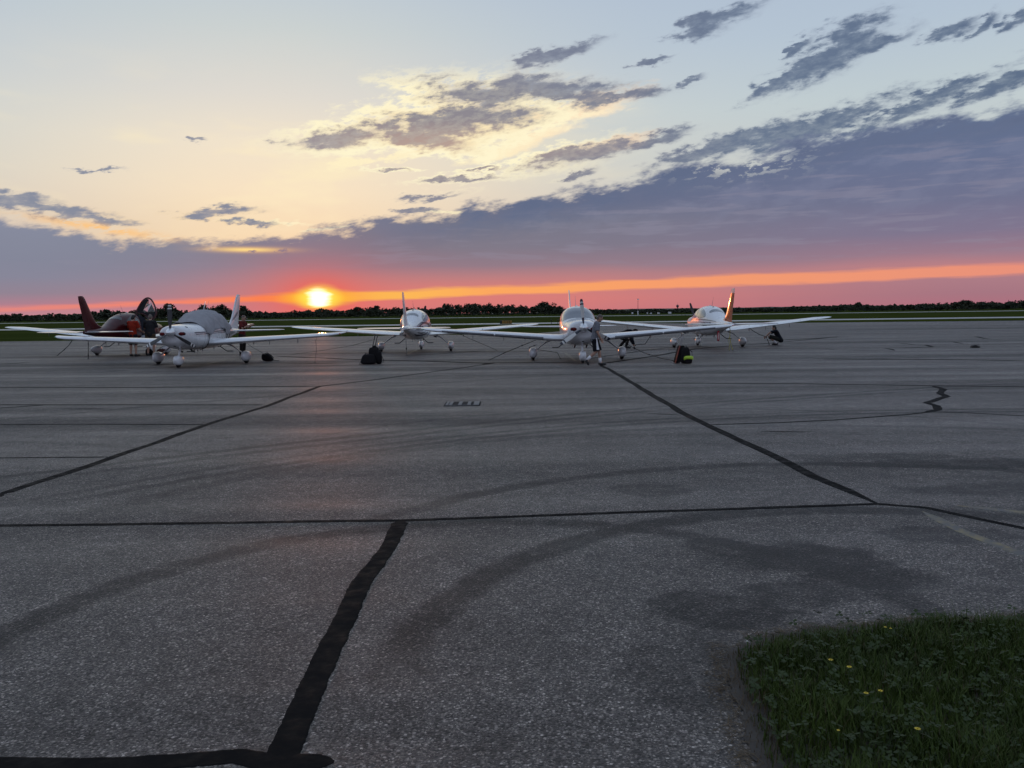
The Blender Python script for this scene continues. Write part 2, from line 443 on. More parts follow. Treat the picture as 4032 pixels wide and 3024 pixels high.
mat('stem_green', (0.05, 0.09, 0.02), 0.7, vary=0.2, scale=20)


def leaf_mat(name, c1, c2, scale):
    m = bpy.data.materials.new(name)
    m.use_nodes = True
    k = NT(m.node_tree)
    b = m.node_tree.nodes['Principled BSDF']
    g = k.n('ShaderNodeNewGeometry')
    f, _ = k.noise(g.outputs['Position'], scale, 4.0, 0.6)
    r = g.outputs['Random Per Island']
    t_ = k.add(k.mul(k.lmap(f, 0.3, 0.7), 0.6), k.mul(r, 0.4))
    k.put(b.inputs['Base Color'], k.mix(t_, (*c1, 1), (*c2, 1)))
    b.inputs['Roughness'].default_value = 0.7
    b.inputs['Specular IOR Level'].default_value = 0.25
    MAT[name] = m
    return m


leaf_mat('far_leaves', (0.014, 0.018, 0.009), (0.036, 0.042, 0.02), 0.15)
leaf_mat('grass_blades', (0.018, 0.032, 0.004), (0.066, 0.098, 0.012), 2.2)
leaf_mat('clover', (0.016, 0.026, 0.006), (0.036, 0.055, 0.014), 3.0)
leaf_mat('dry_blades', (0.05, 0.034, 0.018), (0.13, 0.09, 0.05), 6.0)


def make_asphalt():
    m = bpy.data.materials.new('asphalt')
    m.use_nodes = True
    k = NT(m.node_tree)
    b = m.node_tree.nodes['Principled BSDF']
    g = k.n('ShaderNodeNewGeometry')
    p = g.outputs['Position']
    s = k.n('ShaderNodeSeparateXYZ')
    k.put(s.inputs[0], p)
    x, y = s.outputs[0], s.outputs[1]
    v = k.n('ShaderNodeTexVoronoi')
    k.put(v.inputs['Vector'], p)
    v.inputs['Scale'].default_value = 84.0
    vs = k.n('ShaderNodeSeparateColor')
    k.put(vs.inputs[0], v.outputs['Color'])
    v2 = k.n('ShaderNodeTexVoronoi')
    k.put(v2.inputs['Vector'], p)
    v2.inputs['Scale'].default_value = 165.0
    vs2 = k.n('ShaderNodeSeparateColor')
    k.put(vs2.inputs[0], v2.outputs['Color'])
    f1, _ = k.noise(p, 1.3, 6.0, 0.62)
    f0, _ = k.noise(p, 0.22, 4.0, 0.55)
    fb, _ = k.noise(k.scalev(p, (0.035, 0.62, 1.0)), 1.0, 4.0, 0.6)
    fine, _ = k.noise(p, 30.0, 3.0, 0.6)
    f6, _ = k.noise(p, 5.5, 5.0, 0.68)
    # stones: some pale, most mid grey, dark binder between
    stone = k.ramp(vs.outputs[0], [(0.0, 0.012), (0.32, 0.05), (0.6, 0.12), (0.84, 0.25), (0.96, 0.40), (1.0, 0.58)])
    small = k.ramp(vs2.outputs[0], [(0.0, 0.02), (0.5, 0.09), (0.9, 0.24), (1.0, 0.5)])
    pick = k.sstep(vs.outputs[1], 0.35, 0.5)
    rgb = k.mix(pick, small, stone)
    joint = k.sstep(v.outputs['Distance'], 0.62, 0.40)
    rgb = k.mix(k.mul(k.sub(1.0, joint), 0.55), rgb, (0.045, 0.045, 0.048, 1))
    rgb = k.mix(0.12, rgb, (0.13, 0.128, 0.128, 1))
    # tonal patches; light and dark of the undulating lanes put into the colour
    tone = k.mul(k.lmap(f1, 0.25, 0.75, 0.70, 1.3), k.mul(k.lmap(f0, 0.3, 0.7, 0.86, 1.14), k.lmap(f6, 0.28, 0.72, 0.70, 1.30)))
    lane_shade = k.mul(k.lmap(fb, 0.32, 0.68, 0.70, 1.30), 1.0)
    lane_shade = k.mix(k.sstep(y, 4.0, 14.0), (1, 1, 1, 1), k.vec(lane_shade, lane_shade, lane_shade))
    # tyre tracks: arcs scrubbed on to the surface
    wob = k.mul(k.sub(f1, 0.5), 0.22)
    track = None
    for cx, cy, r, w, s0, y0 in [(-0.19, 4.22, 2.66, 0.19, 0.5, 4.0), (3.12, 4.27, 5.07, 0.17, 0.55, 7.1), (2.71, 3.85, 3.3, 0.20, 0.62, 4.1), (7.21, -0.07, 13.98, 0.14, 0.46, 8.0), (7.21, -0.07, 14.35, 0.11, 0.36, 8.0),
                                 (25.58, -25.54, 46.72, 0.15, 0.46, 9.0), (25.58, -25.54, 46.3, 0.14, 0.40, 9.0), (3.89, 4.13, 8.36, 0.18, 0.32, 7.2), (30.0, -20.0, 52.0, 0.2, 0.3, 12.0),
                                 (2.4, 9.0, 6.0, 0.12, 0.24, 12.0), (-9.0, 3.0, 9.0, 0.14, 0.22, 9.0), (14.0, 3.0, 9.2, 0.16, 0.3, 8.0)]:
        dx = k.sub(x, cx)
        dy = k.sub(y, cy)
        dd = k.m('ABSOLUTE', k.add(k.sub(k.m('SQRT', k.add(k.mul(dx, dx), k.mul(dy, dy))), r), wob))
        tr = k.mul(k.mul(k.sstep(dd, w, w * 0.35), s0), k.sstep(y, y0 - 0.5, y0 + 0.5))
        track = tr if track is None else k.mx(track, tr)
    track = k.mul(track, k.sstep(f0, 0.30, 0.55, 0.6, 1.0))
    # dark patches: oil stains close by, plain darker ones farther out, two beneath parked noses
    dark_patch = None
    for cx, cy, rx, ry, s0 in [(2.1, 5.75, 0.62, 0.40, 0.62), (1.55, 6.1, 0.25, 0.2, 0.5), (2.3, 5.3, 0.5, 0.25, 0.5), (1.25, 4.75, 0.45, 0.3, 0.5), (1.75, 5.0, 0.5, 0.25, 0.45),
                               (0.9, 4.0, 0.4, 0.5, 0.3), (5.2, 9.3, 1.6, 0.35, 0.5), (4.4, 9.7, 1.2, 0.3, 0.4), (5.0, 7.9, 1.4, 0.3, 0.45), (1.35, 8.05, 0.4, 0.3, 0.35), (3.4, 6.3, 0.6, 0.25, 0.4),
                               (-6, 26, 4, 0.7, 0.3), (9, 24, 5, 0.6, 0.3), (15, 30, 7, 0.8, 0.3), (25, 44, 10, 1.2, 0.35), (2.4, 29.4, 0.5, 1.4, 0.35), (-11.6, 29.6, 0.6, 1.3, 0.35), (32, 70, 16, 2.0, 0.4)]:
        ex = k.div(k.sub(x, cx), rx)
        ey = k.div(k.sub(y, cy), ry)
        dd = k.add(k.m('SQRT', k.add(k.mul(ex, ex), k.mul(ey, ey))), k.mul(k.sub(f1, 0.5), 1.6))
        st = k.mul(k.sstep(dd, 1.15, 0.75), s0)
        dark_patch = st if dark_patch is None else k.mx(dark_patch, st)
    grit = k.lmap(vs.outputs[2], 0.0, 1.0, 0.85, 1.75)
    dark = k.sub(1.0, k.mn(k.mul(k.add(track, dark_patch), k.mul(grit, k.lmap(f6, 0.3, 0.7, 1.3, 0.7))), 0.78))
    tt = k.mul(tone, dark)
    rgb = k.mix(1.0, rgb, k.vec(tt, tt, tt), 'MULTIPLY')
    rgb = k.mix(1.0, rgb, lane_shade, 'MULTIPLY')
    rgb = k.mix(1.0, rgb, (0.91, 0.79, 0.695, 1), 'MULTIPLY')
    k.put(b.inputs['Base Color'], rgb)
    k.put(b.inputs['Roughness'], k.lmap(fb, 0.34, 0.66, 0.72, 0.50))
    b.inputs['Specular IOR Level'].default_value = 0.27
    h = k.add(k.mul(k.sub(0.6, v.outputs['Distance']), 1.0), k.mul(fine, 0.5))
    bp = k.n('ShaderNodeBump')
    bp.inputs['Strength'].default_value = 0.55
    bp.inputs['Distance'].default_value = 0.006
    k.put(bp.inputs['Height'], h)
    bp2 = k.n('ShaderNodeBump')
    bp2.inputs['Strength'].default_value = 0.5
    bp2.inputs['Distance'].default_value = 0.03
    k.put(bp2.inputs['Height'], fb)
    k.put(bp2.inputs['Normal'], bp.outputs[0])
    k.put(b.inputs['Normal'], bp2.outputs[0])
    MAT['asphalt'] = m


make_asphalt()


def make_ground_grass():
    m = bpy.data.materials.new('field_grass')
    m.use_nodes = True
    k = NT(m.node_tree)
    b = m.node_tree.nodes['Principled BSDF']
    g = k.n('ShaderNodeNewGeometry')
    p = g.outputs['Position']
    a, _ = k.noise(p, 0.05, 5.0, 0.6)
    c, _ = k.noise(k.scalev(p, (0.01, 0.12, 1)), 1.0, 4.0, 0.6)
    d, _ = k.noise(p, 2.5, 4.0, 0.7)
    t_ = k.add(k.mul(k.lmap(a, 0.3, 0.7), 0.4), k.add(k.mul(k.lmap(c, 0.3, 0.7), 0.35), k.mul(d, 0.25)))
    rgb = k.ramp(t_, [(0.1, (0.020, 0.029, 0.006, 1)), (0.5, (0.036, 0.046, 0.011, 1)), (0.9, (0.064, 0.068, 0.020, 1))])
    k.put(b.inputs['Base Color'], rgb)
    b.inputs['Roughness'].default_value = 0.95
    b.inputs['Specular IOR Level'].default_value = 0.0
    MAT['field_grass'] = m


make_ground_grass()
mat('soil', (0.048, 0.038, 0.03), 0.95, vary=0.3, scale=9, bump=0.6)


def make_worn_paint():
    m = bpy.data.materials.new('worn_yellow_paint')
    m.use_nodes = True
    k = NT(m.node_tree)
    b = m.node_tree.nodes['Principled BSDF']
    g = k.n('ShaderNodeNewGeometry')
    f, _ = k.noise(g.outputs['Position'], 7.0, 6.0, 0.7)
    k.put(b.inputs['Base Color'], k.mix(k.sstep(f, 0.42, 0.66), (0.085, 0.08, 0.075, 1), (0.20, 0.155, 0.07, 1)))
    b.inputs['Roughness'].default_value = 0.6
    MAT['worn_yellow_paint'] = m


make_worn_paint()


# ------------------------------------------------------------------ object helpers
def tag(o, label=None, cat=None, group=None, kind=None):
    if label:
        o['label'] = label
    if cat:
        o['category'] = cat
    if group:
        o['group'] = group
    if kind:
        o['kind'] = kind
    return o


def empty(name, loc=(0, 0, 0), rz=0.0):
    o = bpy.data.objects.new(name, None)
    o.empty_display_size = 0.2
    col.objects.link(o)
    o.location = loc
    o.rotation_euler = (0, 0, rz)
    return o


def mesh(name, verts, faces, material, parent=None, smooth=True):
    me = bpy.data.meshes.new(name)
    me.from_pydata([tuple(map(float, v)) for v in verts], [], [tuple(int(i) for i in f) for f in faces])
    me.update()
    if smooth:
        me.polygons.foreach_set('use_smooth', [True] * len(me.polygons))
    if material is not None:
        for mm in (material if isinstance(material, (list, tuple)) else [material]):
            me.materials.append(MAT[mm] if isinstance(mm, str) else mm)
    o = bpy.data.objects.new(name, me)
    col.objects.link(o)
    if parent is not None:
        o.parent = parent
    return o


def sharp(o, ang=35):
    """smooth shading with edges kept crisp where they are sharp"""
    bm = bmesh.new()
    bm.from_mesh(o.data)
    bmesh.ops.recalc_face_normals(bm, faces=bm.faces)
    for e in bm.edges:
        if len(e.link_faces) == 2 and e.calc_face_angle(0) > rad(ang):
            e.smooth = False
    bm.to_mesh(o.data)
    bm.free()
    return o


def loft(rings, cap=True, close=True):
    """rings: list of equal-length point lists -> verts, faces"""
    n = len(rings[0])
    V, Fc = [], []
    for r in rings:
        V += [tuple(q) for q in r]
    for i in range(len(rings) - 1):
        for j in range(n if close else n - 1):
            a, b_ = i * n + j, i * n + (j + 1) % n
            Fc.append((a, b_, b_ + n, a + n))
    if cap:
        Fc.append(tuple(reversed(range(n))))
        Fc.append(tuple(range((len(rings) - 1) * n, len(rings) * n)))
    return V, Fc


def tube_geo(pts, rs, seg=8, flat=1.0, up=(0, 0, 1), ends=True):
    """tapered tube through points; rs radius per point; flat squashes along the second axis"""
    pts = [Vector(p) for p in pts]
    if isinstance(rs, (int, float)):
        rs = [rs] * len(pts)
    rings = []
    up = Vector(up)
    for i, p in enumerate(pts):
        d = (pts[min(i + 1, len(pts) - 1)] - pts[max(i - 1, 0)]).normalized()
        a = d.cross(up)
        if a.length < 1e-3:
            a = d.cross(Vector((1, 0, 0)))
        a.normalize()
        b_ = a.cross(d).normalized()
        rings.append([p + a * (rs[i] * math.cos(2 * math.pi * j / seg)) + b_ * (rs[i] * flat * math.sin(2 * math.pi * j / seg)) for j in range(seg)])
    return loft(rings, cap=ends)


def tube(name, pts, rs, material, parent=None, seg=8, flat=1.0, up=(0, 0, 1)):
    v, f = tube_geo(pts, rs, seg, flat, up)
    return sharp(mesh(name, v, f, material, parent), 50)


def merge(geos):
    V, Fc = [], []
    for v, f in geos:
        k = len(V)
        V += list(v)
        Fc += [tuple(i + k for i in q) for q in f]
    return V, Fc


def box_geo(c, s, bev=0.0, rz=0.0):
    bm = bmesh.new()
    bmesh.ops.create_cube(bm, size=1.0)
    bmesh.ops.scale(bm, vec=s, verts=bm.verts)
    if bev > 0:
        bmesh.ops.bevel(bm, geom=list(bm.edges), offset=bev, segments=2, affect='EDGES', profile=0.6)
    if rz:
        bmesh.ops.rotate(bm, cent=(0, 0, 0), matrix=Matrix.Rotation(rz, 3, 'Z'), verts=bm.verts)
    bmesh.ops.translate(bm, vec=c, verts=bm.verts)
    v = [tuple(q.co) for q in bm.verts]
    bm.verts.index_update()
    f = [tuple(q.index for q in fc.verts) for fc in bm.faces]
    bm.free()
    return v, f


def box(name, c, s, material, parent=None, bev=0.0, rz=0.0):
    v, f = box_geo(c, s, bev, rz)
    return sharp(mesh(name, v, f, material, parent), 40)


def ellipsoid_geo(c, r, seg=16, rings=10, rot=None):
    V, Fc = [], []
    R_ = rot or Matrix.Identity(3)
    for i in range(rings + 1):
        th = math.pi * i / rings
        for j in range(seg):
            ph = 2 * math.pi * j / seg
            q = R_ @ Vector((r[0] * math.sin(th) * math.cos(ph), r[1] * math.sin(th) * math.sin(ph), r[2] * math.cos(th)))
            V.append((c[0] + q.x, c[1] + q.y, c[2] + q.z))
    for i in range(rings):
        for j in range(seg):
            a, b_ = i * seg + j, i * seg + (j + 1) % seg
            Fc.append((a, a + seg, b_ + seg, b_))
    return V, Fc


def lathe_geo(prof, axis='y', seg=24, c=(0, 0, 0)):
    """prof: (axial, radius)"""
    rings = []
    for a, r in prof:
        ring = []
        for j in range(seg):
            t_ = 2 * math.pi * j / seg
            u, w = r * math.cos(t_), r * math.sin(t_)
            q = {'y': (u, a, w), 'z': (u, w, a), 'x': (a, u, w)}[axis]
            ring.append((c[0] + q[0], c[1] + q[1], c[2] + q[2]))
        rings.append(ring)
    return loft(rings)


def evaluate_mesh(o):
    dg = bpy.context.evaluated_depsgraph_get()
    me = bpy.data.meshes.new_from_object(o.evaluated_get(dg))
    return me


def remesh(name, geos, material, parent=None, voxel=0.012, smooth=2):
    """fuse overlapping solids into one continuous skin"""
    v, f = merge(geos)
    o = mesh(name, v, f, material, parent)
    bm = bmesh.new()
    bm.from_mesh(o.data)
    bmesh.ops.remove_doubles(bm, verts=bm.verts, dist=1e-5)
    bmesh.ops.recalc_face_normals(bm, faces=bm.faces)
    bm.to_mesh(o.data)
    bm.free()
    md = o.modifiers.new('fuse', 'REMESH')
    md.mode = 'VOXEL'
    md.voxel_size = voxel
    md.use_smooth_shade = True
    if smooth:
        ms = o.modifiers.new('soft', 'SMOOTH')
        ms.iterations = smooth
        ms.factor = 0.6
    me = evaluate_mesh(o)
    o.modifiers.clear()
    old = o.data
    o.data = me
    me.name = name
    bpy.data.meshes.remove(old)
    if not me.materials:
        me.materials.append(MAT[material])
    me.polygons.foreach_set('use_smooth', [True] * len(me.polygons))
    return o


# ------------------------------------------------------------------ the setting: field, apron, taxiway, runway
RNG = random.Random(7)


def sheet(name, poly, z, material, kind='structure', parent=None):
    o = mesh(name, [(x, y, z) for x, y in poly], [tuple(range(len(poly)))], material, parent, smooth=False)
    if parent is None:
        o['kind'] = kind
    return o


def refine(pts, step, amp, seed):
    """break a long straight edge into short wavering pieces"""
    out = []
    for i in range(len(pts) - 1):
        a, b_ = Vector((*pts[i], 0)), Vector((*pts[i + 1], 0))
        n = max(1, int((b_ - a).length / step))
        for j in range(n):
            q = a.lerp(b_, j / n)
            q += Vector((mnoise.noise(Vector((q.x * 1.3, q.y * 1.3, seed))), mnoise.noise(Vector((q.x * 1.3, q.y * 1.3, seed + 9))), 0)) * amp
            out.append((q.x, q.y))
    out.append(pts[-1])
    return out


ground = sheet('ground', [(-9000, -3000), (9000, -3000), (9000, 12000), (-9000, 12000)], 0.0, 'field_grass')
far_edge = refine([(400, 98), (120, 101), (60, 107), (27, 113), (21, 125), (20, 133.5)], 1.2, 0.25, 1.0)
mid_edge = refine([(8.6, 133.5), (6.5, 100), (5, 79), (2, 71), (-30, 66), (-120, 68), (-400, 74)], 1.2, 0.25, 2.0)
apron = sheet('apron', [(-400, -60), (400, -60)] + far_edge + mid_edge, 0.004, 'asphalt')
taxiway = sheet('taxiway', [(-900, 136), (900, 131), (900, 147), (-900, 151)], 0.008, 'concrete_pale')
runway = sheet('runway', [(-1800, 318), (1800, 398), (1800, 440), (-1800, 352)], 0.004, 'concrete_pale')


def strip_geo(pts, w, z, seed, rag=0.25, step=0.12, taper=False):
    """a hand-poured band with a wavering edge along a polyline"""
    P_ = [Vector((x, y, 0)) for x, y in pts]
    L_ = []
    for i in range(len(P_) - 1):
        n = max(1, int((P_[i + 1] - P_[i]).length / step))
        for j in range(n):
            L_.append(P_[i].lerp(P_[i + 1], j / n))
    L_.append(P_[-1])
    V, Fc = [], []
    s = 0.0
    total = sum((L_[i + 1] - L_[i]).length for i in range(len(L_) - 1))
    for i, q in enumerate(L_):
        d = (L_[min(i + 1, len(L_) - 1)] - L_[max(i - 1, 0)]).normalized()
        nrm = Vector((-d.y, d.x, 0))
        if i:
            s += (q - L_[i - 1]).length
        wob = mnoise.noise(Vector((s * 0.9, seed, 0.3))) * w * 0.22
        q = q + nrm * wob
        a = w * 0.5 * (1 + rag * 0.30 * mnoise.noise(Vector((s * 41.0, seed, 3.0))) + rag * 0.45 * mnoise.noise(Vector((s * 8.3, seed, 1.0))) + rag * 0.7 * mnoise.noise(Vector((s * 1.1, seed, 2.0))))
        b_ = w * 0.5 * (1 + rag * 0.30 * mnoise.noise(Vector((s * 37.0, seed, 8.0))) + rag * 0.45 * mnoise.noise(Vector((s * 7.1, seed, 5.0))) + rag * 0.7 * mnoise.noise(Vector((s * 1.1, seed, 7.0))))
        if taper:
            e = min(1.0, min(i, len(L_) - 1 - i) / 4.0 + 0.15)
            a *= e
            b_ *= e
        e = math.sqrt(min(1.0, min(s, total - s) / (w * 0.6) + 0.02))
        a *= e
        b_ *= e
        l, r = q + nrm * a, q - nrm * b_
        V += [(l.x, l.y, z - 0.0018), (l.x - nrm.x * 0.15 * a, l.y - nrm.y * 0.15 * a, z), (r.x + nrm.x * 0.15 * b_, r.y + nrm.y * 0.15 * b_, z), (r.x, r.y, z - 0.0018)]
    for i in range(len(L_) - 1):
        for j in range(3):
            k = i * 4 + j
            Fc.append((k, k + 4, k + 5, k + 1))
    return V, Fc


CR = [  # (points, width)
    ([(-5.16, 8.21), (-5.1, 9.2), (-5.05, 10.33), (-5.03, 11.65), (-5.02, 13.24), (-4.92, 14.67), (-4.82, 16.0), (-4.79, 20.55), (-3.81, 22.25), (-2.11, 25.93), (-0.66, 29.23)], 0.135),
    ([(-5.6, 1.0), (-5.3, 5.0), (-5.16, 8.25)], 0.13),
    ([(2.96, 27.6), (2.99, 22.28), (2.94, 17.56), (2.95, 15.28), (2.97, 13.45), (3.03, 11.87), (3.13, 10.43), (3.16, 9.44), (3.18, 8.63), (3.25, 7.94), (3.29, 7.3)], 0.145),
    ([(-9.0, 7.05), (-4.39, 6.96), (-3.4, 6.95), (-2.41, 6.97), (-0.95, 6.97), (-0.04, 7.06), (0.77, 7.13), (2.02, 7.24), (3.28, 7.35), (3.64, 7.19), (3.85, 6.84), (4.06, 6.47), (4.4, 5.8)], 0.08),
    ([(-0.96, 6.95), (-0.95, 6.2), (-0.97, 5.73), (-0.99, 5.33), (-0.98, 4.46), (-0.97, 3.98), (-0.96, 3.55), (-0.94, 3.1)], 0.135),
    ([(-4.0, 3.1), (-2.05, 3.13), (-1.77, 3.12), (-1.5, 3.13), (-1.29, 3.15), (-1.11, 3.17), (-1.01, 3.13), (-0.86, 3.12), (-0.72, 3.12)], 0.120),
    ([(-30, 22.4), (-13.22, 21.32), (-9.46, 20.94), (-4.79, 20.55)], 0.197),
    ([(-22, 18.2), (-10.57, 17.03), (-4.94, 16.39)], 0.129),
    ([(-12, 15.6), (-10.19, 16.4), (-9.5, 16.95)], 0.116),
    ([(-8.83, 16.09), (-7.78, 15.98)], 0.112),
    ([(-16, 14.2), (-8.58, 13.78), (-6.83, 13.68), (-4.97, 13.45)], 0.083),
    ([(-10, 10.5), (-6.53, 10.44), (-5.81, 10.42), (-5.1, 10.4)], 0.050),
    ([(2.95, 20.42), (6.56, 19.7), (9.66, 18.64), (11.28, 18.17), (20, 16)], 0.150),
    ([(3.0, 12.68), (4.14, 12.83), (5.1, 13.07), (6.55, 13.65), (7.14, 13.97)], 0.076),
    ([(7.0, 13.92), (7.35, 14.25), (7.65, 14.85), (7.70, 15.3), (8.2, 15.9), (8.62, 16.4), (8.82, 17.0), (9.36, 17.9), (9.5, 18.6)], 0.15),
    ([(7.14, 13.97), (7.67, 13.72), (8.26, 13.29), (11, 11.6)], 0.075),
    ([(-0.66, 29.23), (-3.59, 31.28), (-6.6, 33.22), (-10.23, 36.22)], 0.350),
    ([(-10.08, 37.74), (-9.5, 42.29), (-9.23, 48.23), (-9.59, 54.56), (-9.77, 59.4)], 0.120),
    ([(-4.72, 35.24), (-3.35, 36.47), (-1.42, 39.06)], 0.135),
    ([(-8.5, 30.28), (-6.16, 30.36)], 0.350),
    ([(3.04, 28.21), (3.89, 29.66), (4.78, 31.14), (5.8, 33.06), (7.2, 35.84), (8.43, 38.29), (10.77, 41.12), (13.3, 43.53), (16.15, 46.91), (20.81, 52.86)], 0.240),
    ([(2.61, 30.82), (4.37, 34.15), (6.23, 37.9), (8.23, 40.92)], 0.135),
    ([(-1.01, 28.51), (-0.68, 29.5), (2.21, 29.18)], 0.350),
    ([(14.51, 47.52), (19.04, 51.03), (20.63, 52.41)], 0.350),
    ([(14.02, 37.21), (14.05, 35.29)], 0.150), ([(16.68, 36.94), (16.0, 34.58)], 0.240),
    ([(19.56, 41.82), (19.41, 39.97), (19.78, 39.61), (18.98, 37.28)], 0.210), ([(22.84, 43.02), (21.93, 40.12)], 0.225), ([(28.12, 50.41), (26.28, 45.6)], 0.225),
    ([(13.97, 35.32), (15.96, 34.5)], 0.350), ([(17.04, 36.83), (19.72, 37.59)], 0.350),
    ([(10.7, 29.42), (12.91, 28.74), (16.83, 27.19)], 0.350), ([(35.56, 84.59), (42.87, 81.82), (46.76, 75.73)], 0.350), ([(18.12, 49.91), (21.77, 53.21)], 0.135),
    ([(-24.5, 33.0), (-21.5, 31.5), (-19.5, 33.6)], 0.350), ([(-40, 36), (-26, 33.4), (-21.5, 31.5)], 0.350), ([(-30, 29), (-17, 27.6)], 0.349), ([(-13.7, 27.6), (-12.7, 27.5)], 0.330),
    ([(-21.5, 44.5), (-19, 44.8)], 0.350), ([(3.6, 11.9), (4.3, 11.8)], 0.061), ([(-4.3, 11.9), (-4.05, 11.95)], 0.062), ([(2.35, 14.2), (2.8, 14.0)], 0.087),
]
for i, (pts, w) in enumerate(CR):
    st = 0.02 if pts[0][1] < 8 else (0.12 if pts[0][1] < 22 else 0.4)
    v, f = strip_geo(pts, w, 0.0062 + 0.00008 * i, 3.7 * i + 1, 0.3 if w > 0.06 else 0.2, st, len(pts) == 2)
    mesh('crack_sealant', v, f, 'tar_seal', apron, smooth=False)

# faded yellow lead-in lines
for i, pts in enumerate([[(2.3, 29.9), (2.36, 36.4)], [(-4.62, 36.5), (-4.75, 43.2)], [(-11.45, 30.9), (-11.7, 35.5)], [(9.68, 36.9), (9.72, 41.0)], [(-19.08, 37.5), (-19.46, 42.4)],
                         [(3.55, 7.05), (3.53, 6.4), (3.62, 5.7), (3.7, 4.9)], [(3.95, 7.25), (4.5, 6.9), (5.6, 6.1)]]):
    v, f = strip_geo(pts, 0.13 if i < 5 else 0.10, 0.0058 + 0.00004 * i, 91 + i, 0.12, 0.2)
    mesh('painted_line', v, f, 'worn_yellow_paint', apron, smooth=False)

# grate let into the tarmac
gr = empty('drain_grate', (-0.965, 16.08, 0.004))
tag(gr, 'small square grate with pale bars let into the bare tarmac', 'grate')
box('frame', (0, 0, 0.006), (0.70, 0.70, 0.012), 'grey_vinyl_dull', gr, 0.003)
for dx, w in [(-0.295, 0.05), (-0.225, 0.07), (-0.045, 0.075), (0.13, 0.075), (0.27, 0.12)]:
    box('bar', (dx, 0, 0.016), (w * 0.85, 0.58, 0.014), 'bar_grey', gr, 0.003)
box('edge_bar', (0, -0.335, 0.0145), (0.66, 0.020, 0.012), 'bar_grey', gr, 0.003)

# ------------------------------------------------------------------ light aircraft
S0 = 2.75   # station of the aircraft's origin, aft of the spinner tip


def pchip(xs, ys):
    xs, ys = np.array(xs, float), np.array(ys, float)
    h = np.diff(xs)
    d = np.diff(ys) / h
    m = np.zeros_like(ys)
    m[1:-1] = np.where(d[:-1] * d[1:] > 0, 2 * d[:-1] * d[1:] / (d[:-1] + d[1:] + 1e-12), 0)
    m[0], m[-1] = d[0], d[-1]

    def f(x):
        x = min(max(x, xs[0]), xs[-1])
        i = min(int(np.searchsorted(xs, x, 'right')) - 1, len(xs) - 2)
        t_ = (x - xs[i]) / h[i]
        return float((2 * t_**3 - 3 * t_**2 + 1) * ys[i] + (t_**3 - 2 * t_**2 + t_) * h[i] * m[i] + (-2 * t_**3 + 3 * t_**2) * ys[i + 1] + (t_**3 - t_**2) * h[i] * m[i + 1])
    return f


FUS = [  # station, half width, bottom, top, height of widest point, upper and lower fullness
    (0.30, 0.20, 1.02, 1.36, 1.22, 2.2, 2.2), (0.325, 0.36, 0.90, 1.42, 1.18, 2.4, 2.3), (0.40, 0.45, 0.82, 1.455, 1.15, 2.5, 2.5), (0.55, 0.505, 0.74, 1.475, 1.12, 2.6, 2.6),
    (0.85, 0.55, 0.665, 1.50, 1.10, 2.6, 2.8), (1.3, 0.59, 0.61, 1.52, 1.10, 2.5, 3.0), (1.80, 0.62, 0.58, 1.545, 1.12, 2.5, 3.0), (2.10, 0.635, 0.565, 1.66, 1.15, 2.6, 3.0),
    (2.45, 0.645, 0.56, 1.83, 1.20, 2.6, 3.0), (2.80, 0.65, 0.56, 1.935, 1.22, 2.6, 3.0), (3.25, 0.645, 0.56, 1.985, 1.22, 2.5, 3.0), (3.70, 0.63, 0.575, 1.97, 1.22, 2.4, 2.8),
    (4.15, 0.58, 0.61, 1.90, 1.22, 2.3, 2.6), (4.60, 0.50, 0.67, 1.765, 1.20, 2.2, 2.5), (5.05, 0.40, 0.74, 1.585, 1.19, 2.1, 2.3), (5.5, 0.31, 0.82, 1.43, 1.17, 2.0, 2.2),
    (6.0, 0.235, 0.90, 1.335, 1.15, 2.0, 2.1), (6.6, 0.165, 0.985, 1.285, 1.15, 2.0, 2.0), (7.1, 0.10, 1.05, 1.26, 1.16, 2.0, 2.0), (7.4, 0.04, 1.09, 1.22, 1.16, 2.0, 2.0)]
FS = [f_[0] for f_ in FUS]
FW, FB, FT, FM, FNU, FNL = [pchip(FS, [f_[i] for f_ in FUS]) for i in range(1, 7)]


def fus(s, th, off=0.0):
    """point on the fuselage skin; th = 0 at the crest, +-pi/2 at the widest line, pi at the keel"""
    w, zb, zt, zm = FW(s), FB(s), FT(s), FM(s)
    c, sn_ = math.cos(th), math.sin(th)
    n = FNU(s) if c >= 0 else FNL(s)
    x = w * math.copysign(abs(sn_) ** (2 / n), sn_)
    z = zm + ((zt - zm) * abs(c) ** (2 / n) if c >= 0 else -(zm - zb) * abs(c) ** (2 / n))
    q = Vector((x, s - S0, z))
    if off:
        q += fus_n(s, th) * off
    return q


def fus_n(s, th):
    e = 0.01
    th = th if abs(th) > 1e-4 else 1e-4
    a = fus(s + e, th) - fus(s - e, th)
    b_ = fus(s, th + e) - fus(s, th - e)
    n = a.cross(b_)
    if n.length < 1e-9:
        return Vector((0, 0, 1))
    n.normalize()
    c = Vector((0, s - S0, FM(s)))
    if n.dot(fus(s, th) - c) < 0:
        n = -n
    return n


def th_of_z(s, z):
    zb, zt, zm = FB(s), FT(s), FM(s)
    if z >= zm:
        return math.acos(min(1, max(0, (z - zm) / (zt - zm))) ** (FNU(s) / 2))
    return math.pi - math.acos(min(1, max(0, (zm - z) / (zm - zb))) ** (FNL(s) / 2))


def smooth_loop(pts, n=40, it=2):
    """rounded closed outline"""
    for _ in range(it):
        q = []
        for i in range(len(pts)):
            a, b_ = np.array(pts[i]), np.array(pts[(i + 1) % len(pts)])
            q += [tuple(a * 0.75 + b_ * 0.25), tuple(a * 0.25 + b_ * 0.75)]
        pts = q
    return pts


